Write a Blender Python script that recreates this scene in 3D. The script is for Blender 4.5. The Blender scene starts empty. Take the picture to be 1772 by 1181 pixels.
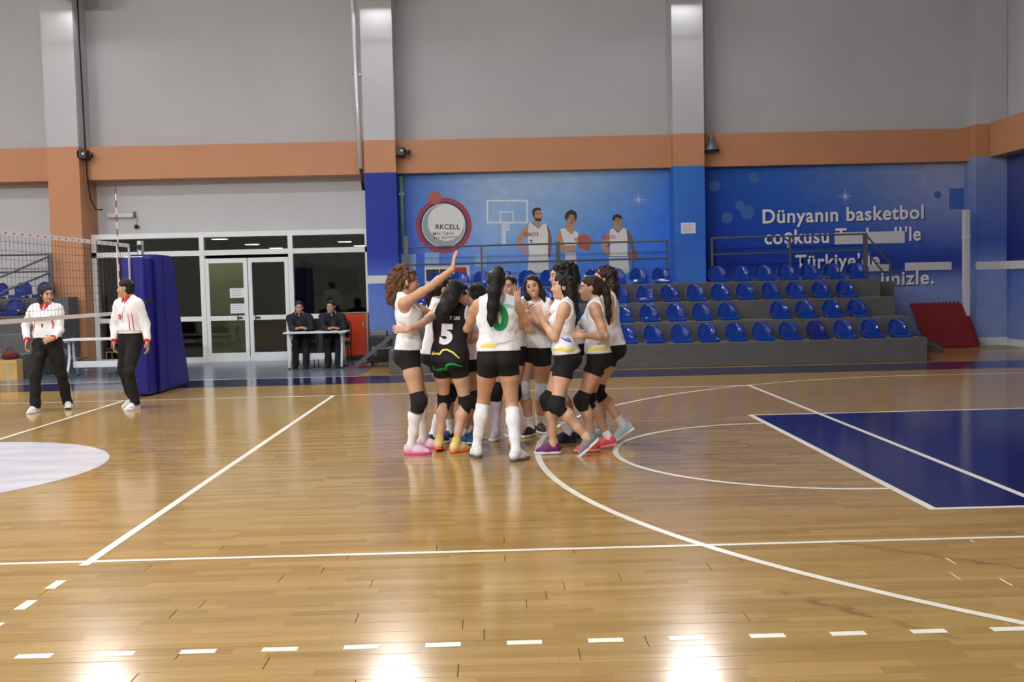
import bpy, bmesh, math, random
import numpy as np
from mathutils import Vector, Matrix
from mathutils.bvhtree import BVHTree
random.seed(7)
SC = bpy.context.scene; COL = SC.collection
# ------------------------------------------------------------------ camera, world, exposure
cam = bpy.data.cameras.new('camera'); cam.sensor_width = 36; cam.lens = 36*1797.9/1772; cam.clip_end = 200
co = bpy.data.objects.new('camera', cam); COL.objects.link(co); SC.camera = co
yw, pt, rl = -0.0134, -0.0548, -0.0232
cf = Vector((-math.sin(yw)*math.cos(pt), math.cos(yw)*math.cos(pt), math.sin(pt)))
r0 = Vector((math.cos(yw), math.sin(yw), 0)); u0 = r0.cross(cf)
cr = r0*math.cos(rl) + u0*math.sin(rl); cu = u0*math.cos(rl) - r0*math.sin(rl)
co.matrix_world = Matrix(((cr.x, cu.x, -cf.x, 5.392), (cr.y, cu.y, -cf.y, -10.45), (cr.z, cu.z, -cf.z, 1.545), (0, 0, 0, 1)))
w = bpy.data.worlds.new('world'); SC.world = w; w.use_nodes = True
w.node_tree.nodes['Background'].inputs[0].default_value = (.5, .55, .6, 1); w.node_tree.nodes['Background'].inputs[1].default_value = .02
vs = SC.view_settings; vs.view_transform = 'Standard'; vs.look = 'None'; vs.gamma = 1; vs.use_curve_mapping = False; vs.exposure = 0.0
FILL_STRENGTH = 380.0; FLOOD_STRENGTH = 310.0; NEAR_FLOOD_STRENGTH = 650.0
LAMP_COLOR = (1.0, .98, .965)
FILL_LAMPS = [(x, y) for y in (3.0, -5.0) for x in (-10.5, -5.5, -.5, 4.5)]  # unseen overhead lamps, added as general fill light
FLOODS = [(-9.9, 11.25, 7.75, -1), (-3.1, 11.25, 7.82, -1), (3.05, 11.25, 7.74, -1), (9.4, 11.25, 7.7, -1), (-9.9, -13.3, 7.8, 1), (-3.15, -13.3, 7.8, 1), (3.05, -13.3, 7.8, 1), (-14.5, -13.3, 7.8, 1)]
FILL_Z = 8.6

# ------------------------------------------------------------------ materials
def s2l(r, g, b):
    f = lambda c: (c/255/12.92 if c/255 <= .04045 else ((c/255 + .055)/1.055)**2.4)
    return (f(r), f(g), f(b))
MAT = {}
def mat(name, col, rough=.6, metal=0, noise=0, nscale=30, bump=0, bscale=60, spec=.5, emis=None, estr=0, sheen=0, coat=0, attr=None, stretch=None):
    m = bpy.data.materials.new(name); m.use_nodes = True; nt = m.node_tree; b = nt.nodes['Principled BSDF']
    b.inputs['Base Color'].default_value = (*col, 1); b.inputs['Roughness'].default_value = rough; b.inputs['Metallic'].default_value = metal
    b.inputs['Specular IOR Level'].default_value = spec
    if sheen: b.inputs['Sheen Weight'].default_value = sheen
    if coat: b.inputs['Coat Weight'].default_value = coat; b.inputs['Coat Roughness'].default_value = .08
    if emis: b.inputs['Emission Color'].default_value = (*emis, 1); b.inputs['Emission Strength'].default_value = estr
    src = None
    if attr:
        a = nt.nodes.new('ShaderNodeAttribute'); a.attribute_name = attr; src = a.outputs['Color']; nt.links.new(src, b.inputs['Base Color'])
    if noise or bump:
        tc = nt.nodes.new('ShaderNodeTexCoord'); vec = tc.outputs['Object']
        if stretch:
            mp = nt.nodes.new('ShaderNodeMapping'); mp.inputs['Scale'].default_value = stretch; nt.links.new(vec, mp.inputs[0]); vec = mp.outputs[0]
    if noise:
        n = nt.nodes.new('ShaderNodeTexNoise'); n.inputs['Scale'].default_value = nscale; n.inputs['Detail'].default_value = 4; nt.links.new(vec, n.inputs[0])
        mr = nt.nodes.new('ShaderNodeMapRange'); mr.inputs[1].default_value = .3; mr.inputs[2].default_value = .7; mr.inputs[3].default_value = 1 - noise; mr.inputs[4].default_value = 1 + noise
        nt.links.new(n.outputs[0], mr.inputs[0])
        mx = nt.nodes.new('ShaderNodeMix'); mx.data_type = 'RGBA'; mx.blend_type = 'MULTIPLY'; mx.inputs[0].default_value = 1
        if src: nt.links.new(src, mx.inputs[6])
        else: mx.inputs[6].default_value = (*col, 1)
        nt.links.new(mr.outputs[0], mx.inputs[7]); nt.links.new(mx.outputs[2], b.inputs['Base Color'])
    if bump:
        n2 = nt.nodes.new('ShaderNodeTexNoise'); n2.inputs['Scale'].default_value = bscale; n2.inputs['Detail'].default_value = 3; nt.links.new(vec, n2.inputs[0])
        bp = nt.nodes.new('ShaderNodeBump'); bp.inputs['Strength'].default_value = bump; bp.inputs['Distance'].default_value = .01; nt.links.new(n2.outputs[0], bp.inputs['Height']); nt.links.new(bp.outputs[0], b.inputs['Normal'])
    MAT[name] = m; return m
SCUFFS = [((7.25, -4.43), (8.5, -5.45)), ((6.7, -5.35), (7.35, -6.2))]
def wood_mat():
    m = bpy.data.materials.new('floor_wood'); m.use_nodes = True; nt = m.node_tree; b = nt.nodes['Principled BSDF']; L = nt.links.new
    geo = nt.nodes.new('ShaderNodeNewGeometry'); pos = geo.outputs['Position']
    br = nt.nodes.new('ShaderNodeTexBrick'); br.offset = .37; br.offset_frequency = 2; br.squash = .8; br.squash_frequency = 3
    for k, v in (('Scale', 1), ('Mortar Size', .0008), ('Mortar Smooth', .3), ('Bias', 0), ('Brick Width', .66), ('Row Height', .07)): br.inputs[k].default_value = v
    br.inputs['Color1'].default_value = (*s2l(178, 146, 86), 1); br.inputs['Color2'].default_value = (*s2l(157, 125, 67), 1); br.inputs['Mortar'].default_value = (*s2l(150, 110, 62), 1)
    L(pos, br.inputs['Vector'])
    mp = nt.nodes.new('ShaderNodeMapping'); mp.inputs['Scale'].default_value = (1.6, 38, 1); L(pos, mp.inputs[0])
    n = nt.nodes.new('ShaderNodeTexNoise'); n.inputs['Scale'].default_value = 1.0; n.inputs['Detail'].default_value = 5; L(mp.outputs[0], n.inputs[0])
    mr = nt.nodes.new('ShaderNodeMapRange'); mr.inputs[1].default_value = .3; mr.inputs[2].default_value = .7; mr.inputs[3].default_value = .90; mr.inputs[4].default_value = 1.07; L(n.outputs[0], mr.inputs[0])
    oi = nt.nodes.new('ShaderNodeObjectInfo'); mr2 = nt.nodes.new('ShaderNodeMapRange'); mr2.inputs[3].default_value = .93; mr2.inputs[4].default_value = 1.05; L(oi.outputs['Random'], mr2.inputs[0])
    # scuffs worn into the varnish
    mp3 = nt.nodes.new('ShaderNodeMapping'); mp3.inputs['Scale'].default_value = (.5, 1.6, 1); mp3.inputs['Rotation'].default_value = (0, 0, .35); L(pos, mp3.inputs[0])
    n3 = nt.nodes.new('ShaderNodeTexNoise'); n3.inputs['Scale'].default_value = 1.3; n3.inputs['Detail'].default_value = 8; n3.inputs['Roughness'].default_value = .7; L(mp3.outputs[0], n3.inputs[0])
    mr3 = nt.nodes.new('ShaderNodeMapRange'); mr3.inputs[1].default_value = .62; mr3.inputs[2].default_value = .78; mr3.inputs[3].default_value = 1; mr3.inputs[4].default_value = .72; L(n3.outputs[0], mr3.inputs[0])
    mu = nt.nodes.new('ShaderNodeMath'); mu.operation = 'MULTIPLY'; L(mr.outputs[0], mu.inputs[0]); L(mr2.outputs[0], mu.inputs[1])
    mu2 = nt.nodes.new('ShaderNodeMath'); mu2.operation = 'MULTIPLY'; L(mu.outputs[0], mu2.inputs[0]); L(mr3.outputs[0], mu2.inputs[1])
    def M_(op, a, b_=None):
        q = nt.nodes.new('ShaderNodeMath'); q.operation = op
        for i, v in enumerate((a, b_)):
            if v is None: continue
            if isinstance(v, (int, float)): q.inputs[i].default_value = v
            else: L(v, q.inputs[i])
        return q.outputs[0]
    sx = nt.nodes.new('ShaderNodeSeparateXYZ'); L(pos, sx.inputs[0])
    nb_ = nt.nodes.new('ShaderNodeTexNoise'); nb_.inputs['Scale'].default_value = 7; nb_.inputs['Detail'].default_value = 6; L(pos, nb_.inputs[0])
    dark = mu2.outputs[0]
    for (xa, ya), (xb, yb) in SCUFFS:                      # two long scuff marks rubbed into the varnish
        dx, dy = xb - xa, yb - ya; ln = math.hypot(dx, dy); dx /= ln; dy /= ln
        X_, Y_ = M_('SUBTRACT', sx.outputs[0], xa), M_('SUBTRACT', sx.outputs[1], ya)
        t_ = M_('DIVIDE', M_('ADD', M_('MULTIPLY', X_, dx), M_('MULTIPLY', Y_, dy)), ln); v_ = M_('SUBTRACT', M_('MULTIPLY', Y_, dx), M_('MULTIPLY', X_, dy))
        v_ = M_('ADD', v_, M_('MULTIPLY', M_('SUBTRACT', nb_.outputs[0], .5), .22))
        w_ = M_('SUBTRACT', 1, M_('MULTIPLY', M_('ABSOLUTE', v_), 22)); w_ = M_('MAXIMUM', w_, 0)
        tt = M_('MAXIMUM', M_('SUBTRACT', 1, M_('MULTIPLY', M_('ABSOLUTE', M_('SUBTRACT', t_, .5)), 2)), 0)
        k_ = M_('MULTIPLY', M_('MULTIPLY', w_, M_('MINIMUM', M_('MULTIPLY', tt, 4), 1)), M_('MAXIMUM', M_('SUBTRACT', M_('MULTIPLY', nb_.outputs[0], 3), .9), 0))
        dark = M_('MULTIPLY', dark, M_('SUBTRACT', 1, M_('MULTIPLY', M_('MINIMUM', k_, 1), .5)))
    mx = nt.nodes.new('ShaderNodeMix'); mx.data_type = 'RGBA'; mx.blend_type = 'MULTIPLY'; mx.inputs[0].default_value = 1
    L(br.outputs['Color'], mx.inputs[6]); L(dark, mx.inputs[7]); L(mx.outputs[2], b.inputs['Base Color'])
    b.inputs['Roughness'].default_value = FLOOR_ROUGH
    mp2 = nt.nodes.new('ShaderNodeMapping'); mp2.inputs['Scale'].default_value = (1.2, 15, 1); L(pos, mp2.inputs[0])
    n2 = nt.nodes.new('ShaderNodeTexNoise'); n2.inputs['Scale'].default_value = 1; n2.inputs['Detail'].default_value = 2; L(mp2.outputs[0], n2.inputs[0])
    bp = nt.nodes.new('ShaderNodeBump'); bp.inputs['Strength'].default_value = .05; bp.inputs['Distance'].default_value = .0016; L(n2.outputs[0], bp.inputs['Height']); L(bp.outputs[0], b.inputs['Normal'])
    MAT['floor_wood'] = m
FLOOR_ROUGH = .15
wood_mat()
mat('floor_edge', s2l(120, 84, 46), .5, noise=.1)
mat('floor_blue', s2l(30, 32, 82), .13, noise=.15, nscale=3, bump=.1, bscale=8)
mat('floor_blue_key', s2l(22, 28, 90), .13, noise=.15, nscale=2.5, bump=.03, bscale=8)
mat('floor_grey', s2l(88, 100, 116), .22, noise=.06, nscale=4)
mat('line_white', s2l(236, 232, 220), .3, noise=.06, nscale=6)
mat('floor_olive', s2l(146, 136, 62), .3, noise=.1)
mat('circle_white', s2l(205, 205, 214), .25, noise=.14, nscale=2.2, stretch=(.5, 2, 1))
mat('wall_paint', s2l(188, 190, 195), .75, noise=.03, nscale=.8)
mat('wall_lower', s2l(196, 198, 202), .75, noise=.03, nscale=.8)
mat('orange_paint', s2l(192, 136, 98), .6, noise=.04, nscale=1.5)
mat('ceiling_paint', s2l(170, 172, 176), .8, noise=.04, nscale=1)
mat('concrete', s2l(90, 90, 91), .75, noise=.1, nscale=5, bump=.15, bscale=40)
mat('rail_grey', s2l(84, 88, 96), .45, noise=.05)
mat('steel', s2l(150, 152, 156), .35, .8, noise=.05)
mat('foil', s2l(214, 214, 218), .35, .35, noise=.12, nscale=20, bump=.6, bscale=25)
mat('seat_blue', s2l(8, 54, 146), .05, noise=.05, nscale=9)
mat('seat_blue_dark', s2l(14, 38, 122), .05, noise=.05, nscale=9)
mat('seat_dark', s2l(30, 34, 44), .6, noise=.05)
mat('frame_white', s2l(226, 230, 232), .4, noise=.03)
mat('table_white', s2l(214, 220, 226), .4, noise=.03)
mat('lobby_dark', s2l(64, 58, 52), .8, noise=.1, nscale=3)
mat('olive', s2l(138, 136, 104), .6, noise=.06, nscale=3)
mat('paper', s2l(226, 228, 234), .6, noise=.03, nscale=6)
mat('paper_ink', s2l(120, 124, 134), .7, noise=.05)
mat('orange_red', s2l(190, 60, 24), .3, noise=.08, nscale=4)
mat('cabinet_rim', s2l(150, 134, 116), .5, noise=.05)
mat('black_plastic', s2l(26, 26, 29), .45, noise=.1)
mat('black_rubber', s2l(18, 18, 20), .7, noise=.1)
mat('pad_blue', s2l(24, 22, 132), .35, noise=.06, nscale=3, bump=.1, bscale=6)
mat('post_metal', s2l(170, 172, 170), .35, .6, noise=.04)
mat('net_cord', s2l(40, 40, 48), .8, noise=.05)
mat('net_tape', s2l(222, 216, 220), .7, noise=.06)
mat('antenna_red', s2l(130, 40, 60), .5, noise=.03)
mat('maroon', s2l(92, 26, 32), .8, noise=.12)
mat('lacing_grey', s2l(120, 116, 140), .8)
mat('maroon_mat', s2l(124, 22, 28), .75, noise=.1, nscale=12, bump=.2, bscale=90)
mat('gold_frame', s2l(188, 176, 150), .35, .5, noise=.03)
mat('cardboard', s2l(196, 160, 96), .8, noise=.07, nscale=6)
mat('pvc_white', s2l(206, 208, 212), .45, noise=.03)
mat('green_pipe', s2l(120, 160, 132), .5, noise=.05)
mat('red_sign', s2l(180, 40, 60), .5, noise=.03)
mat('trim_white', s2l(214, 214, 216), .5, noise=.03)
mat('grey_case', s2l(120, 120, 122), .5, noise=.08)
for n, c in dict(ink_skin=(186, 140, 112), ink_skin_dark=(120, 92, 84), ink_hair=(40, 32, 32), ink_white=(222, 222, 224), ink_white_grey=(204, 206, 208), ink_red=(150, 36, 40), ink_navy=(36, 36, 76),
                 ink_ball=(176, 84, 66), ink_pale=(216, 228, 242), ink_pale2=(196, 212, 236), ink_pale3=(136, 170, 222), ink_disc=(222, 224, 222), ink_crescent=(150, 160, 162), ink_ring_red=(150, 44, 76),
                 ink_text=(236, 238, 242), ink_black=(28, 28, 36), ink_star=(190, 210, 240), ink_bokeh=(62, 108, 182), ink_shade=(84, 56, 48)).items():
    mat(n, s2l(*c), .5, noise=.04, nscale=10)
mat('mural_ink', (.2, .3, .6), .6, spec=.25, noise=.06, nscale=5, attr='print')
# people
mat('skin', (.6, .4, .3), .5, noise=.05, nscale=25, attr='tint')
def cl(n, c, **k): mat(n, s2l(*c), k.pop('rough', .85), noise=.06, nscale=18, bump=.25, bscale=26, **k)
cl('jersey_white', (238, 240, 246)); cl('cloth_black', (17, 17, 20)); cl('shorts_black', (13, 13, 16)); cl('pad_black', (18, 18, 21)); cl('pad_white', (198, 206, 218)); cl('sock_white', (236, 238, 244))
cl('sock_lilac', (206, 196, 212)); cl('sock_yellow', (222, 196, 90)); cl('skin_sock', (216, 178, 146)); cl('shirt_white', (240, 240, 246)); cl('cloth_red', (206, 36, 50)); cl('trouser_black', (14, 14, 17)); cl('belt_white', (236, 236, 238)); cl('jacket_navy', (19, 20, 36))
for n, c in dict(shoe_white=(232, 234, 238), shoe_pink_white=(232, 196, 216), sole_pink=(206, 84, 150), sole_white=(226, 226, 230), sole_grey=(90, 92, 104), shoe_navy=(32, 34, 84), sole_navy=(24, 26, 60), shoe_blue=(40, 92, 160), shoe_black=(22, 22, 25), shoe_black_sole=(16, 16, 17),
                 shoe_silver=(186, 184, 192), shoe_yellow_coral=(236, 208, 150), sole_orange=(232, 112, 62), shoe_purple=(106, 34, 110), shoe_grey=(128, 126, 134), shoe_coral=(236, 84, 92), sole_coral=(246, 150, 146), shoe_pale_blue=(176, 206, 214),
                 lace_white=(230, 230, 232), lace_coral=(232, 120, 80), lace_grey=(150, 150, 156), band_black=(14, 14, 16), band_white=(222, 222, 226), band_silver=(190, 190, 196)).items():
    mat(n, s2l(*c), .55, noise=.08, nscale=20, bump=.15, bscale=60)
for n, c in dict(hair_black=(17, 15, 16), hair_dark=(30, 23, 21), hair_darkbrown=(48, 34, 28), hair_brown=(92, 64, 42)).items():
    mat(n, s2l(*c), .58, noise=.25, nscale=60, bump=.5, bscale=120, stretch=(1, 1, .15), spec=.35)
for n, c in dict(print_green=(24, 156, 92), print_pale_green=(150, 214, 190), print_yellow=(236, 222, 96), print_white=(238, 238, 242), print_blue=(60, 100, 190), print_grey=(190, 194, 204), print_black=(24, 24, 28)).items():
    mat(n, s2l(*c), .8, noise=.04)
def eye_mat():
    m = bpy.data.materials.new('eye'); m.use_nodes = True; nt = m.node_tree; b = nt.nodes['Principled BSDF']
    tc = nt.nodes.new('ShaderNodeTexCoord'); sp = nt.nodes.new('ShaderNodeSeparateXYZ'); nt.links.new(tc.outputs['Object'], sp.inputs[0])
    cr_ = nt.nodes.new('ShaderNodeValToRGB'); cr_.color_ramp.interpolation = 'CONSTANT'; e = cr_.color_ramp.elements
    e[0].color = (.42, .38, .35, 1); e[1].position = .5; e[1].color = (.02, .012, .008, 1); nt.links.new(sp.outputs[1], cr_.inputs[0]); nt.links.new(cr_.outputs[0], b.inputs['Base Color'])
    b.inputs['Roughness'].default_value = .15; MAT['eye'] = m; return m
def glass_mat():
    m = bpy.data.materials.new('window_glass'); m.use_nodes = True; nt = m.node_tree; nt.nodes.clear(); L = nt.links.new
    o = nt.nodes.new('ShaderNodeOutputMaterial'); t = nt.nodes.new('ShaderNodeBsdfTransparent'); t.inputs[0].default_value = (.72, .78, .74, 1)
    g = nt.nodes.new('ShaderNodeBsdfGlossy'); g.inputs['Roughness'].default_value = .02; f = nt.nodes.new('ShaderNodeFresnel'); f.inputs[0].default_value = 1.5
    mx = nt.nodes.new('ShaderNodeMixShader'); L(f.outputs[0], mx.inputs[0]); L(t.outputs[0], mx.inputs[1]); L(g.outputs[0], mx.inputs[2]); L(mx.outputs[0], o.inputs[0]); MAT['window_glass'] = m
glass_mat()
def emit(name, col, strength):
    m = bpy.data.materials.new(name); m.use_nodes = True; nt = m.node_tree; nt.nodes.clear()
    o = nt.nodes.new('ShaderNodeOutputMaterial'); e = nt.nodes.new('ShaderNodeEmission'); e.inputs[0].default_value = (*col, 1); e.inputs[1].default_value = strength; nt.links.new(e.outputs[0], o.inputs[0]); MAT[name] = m
emit('fill_glow', LAMP_COLOR, FILL_STRENGTH); emit('flood_glow', LAMP_COLOR, FLOOD_STRENGTH); emit('near_flood_glow', LAMP_COLOR, NEAR_FLOOD_STRENGTH); emit('lobby_glow', (1, .93, .8), 9.0); emit('screen_fill_glow', (1, .95, .8), 45.0)

# ------------------------------------------------------------------ mesh helpers
class MB:
    def __init__(s): s.bm = bmesh.new()
    def box(s, x0, x1, y0, y1, z0, z1, bev=0):
        r = bmesh.ops.create_cube(s.bm, size=1); v = r['verts']
        bmesh.ops.scale(s.bm, vec=(x1-x0, y1-y0, z1-z0), verts=v); bmesh.ops.translate(s.bm, vec=((x0+x1)/2, (y0+y1)/2, (z0+z1)/2), verts=v)
        if bev: bmesh.ops.bevel(s.bm, geom=list({e for q in v for e in q.link_edges}), offset=bev, segments=2, affect='EDGES', profile=.5)
        return s
    def tube(s, pts, r, n=8, cap=True, closed=False):
        pts = [Vector(p) for p in pts]; rings = []; N = len(pts); ref = None
        for i, p in enumerate(pts):
            t = (pts[(i+1) % N] - pts[i-1]) if closed else (pts[min(i+1, N-1)] - pts[max(i-1, 0)])
            t.normalize()
            if ref is None: ref = Vector((0, 0, 1)) if abs(t.z) < .9 else Vector((1, 0, 0))
            a = t.cross(ref).normalized(); b = a.cross(t).normalized(); ref = b
            rr = r[i] if isinstance(r, (list, tuple)) else r
            rings.append([s.bm.verts.new(p + (a*math.cos(q*2*math.pi/n) + b*math.sin(q*2*math.pi/n))*rr) for q in range(n)])
        for i in range(N if closed else N - 1):
            A, B = rings[i], rings[(i+1) % N]
            for q in range(n): s.bm.faces.new((A[q], A[(q+1) % n], B[(q+1) % n], B[q]))
        if cap and not closed: s.bm.faces.new(rings[0][::-1]); s.bm.faces.new(rings[-1])
        return s
    def prism(s, pts, d):                      # polygon (list of 3D points) extruded by d
        A = [s.bm.verts.new(p) for p in pts]; B = [s.bm.verts.new(Vector(p) + Vector(d)) for p in pts]; n = len(pts)
        s.bm.faces.new(A[::-1]); s.bm.faces.new(B)
        for i in range(n): s.bm.faces.new((A[i], A[(i+1) % n], B[(i+1) % n], B[i]))
        return s
    def lathe(s, prof, c, n=20, axis='z'):
        rings = []
        for r, h in prof:
            rings.append([s.bm.verts.new((c[0] + r*math.cos(2*math.pi*q/n), c[1] + r*math.sin(2*math.pi*q/n), c[2] + h)) for q in range(n)])
        for A, B in zip(rings, rings[1:]):
            for q in range(n): s.bm.faces.new((A[q], A[(q+1) % n], B[(q+1) % n], B[q]))
        s.bm.faces.new(rings[0][::-1]); s.bm.faces.new(rings[-1]); return s
    def build(s, name, m, parent=None, smooth=False, loc=None, kind=None):
        bmesh.ops.recalc_face_normals(s.bm, faces=s.bm.faces)
        me = bpy.data.meshes.new(name); s.bm.to_mesh(me); s.bm.free(); me.materials.append(MAT[m])
        if smooth: me.polygons.foreach_set('use_smooth', [True]*len(me.polygons))
        o = bpy.data.objects.new(name, me); COL.objects.link(o); o.parent = parent
        if loc: o.location = loc
        if kind: o['kind'] = kind
        return o
def thing(name, label, cat, loc=(0, 0, 0), group=None, rz=0):
    o = bpy.data.objects.new(name, None); COL.objects.link(o); o.location = loc; o.rotation_euler.z = rz; o['label'] = label; o['category'] = cat
    o.empty_display_size = .1
    if group: o['group'] = group
    return o
def tag(o, label, cat, group=None):
    o['label'] = label; o['category'] = cat
    if group: o['group'] = group
    return o
def text_line(txt, p0, p1, size, y, m, parent, name='lettering', bold=0, fit=True, z_off=0, depth=.002):
    """one line of lettering on a wall facing -y: from baseline-left p0 to baseline-right p1"""
    cu_ = bpy.data.curves.new('lettering', 'FONT'); cu_.body = txt; cu_.size = 1; cu_.offset = bold; cu_.align_x = 'LEFT'; cu_.space_character = 1.0 + bold*4; cu_.resolution_u = 5; cu_.fill_mode = 'FRONT'
    o = bpy.data.objects.new('lettering', cu_); COL.objects.link(o)
    me = bpy.data.meshes.new_from_object(o.evaluated_get(bpy.context.evaluated_depsgraph_get())); bpy.data.objects.remove(o); bpy.data.curves.remove(cu_)
    c = np.empty(len(me.vertices)*3); me.vertices.foreach_get('co', c); c = c.reshape(-1, 3)
    x0, x1 = c[:, 0].min(), c[:, 0].max(); k = (p1[0] - p0[0])/(x1 - x0) if fit else size
    t = (c[:, 0] - x0)*k; zz = p0[1] + (p1[1] - p0[1])*t/max(p1[0] - p0[0], .01) + c[:, 1]*size
    n = np.stack([p0[0] + t, np.full(len(c), y), zz], 1); me.vertices.foreach_set('co', n.ravel()); me.name = name
    me.materials.append(MAT[m]); ob = bpy.data.objects.new(name, me); COL.objects.link(ob); ob.parent = parent; return ob
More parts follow.
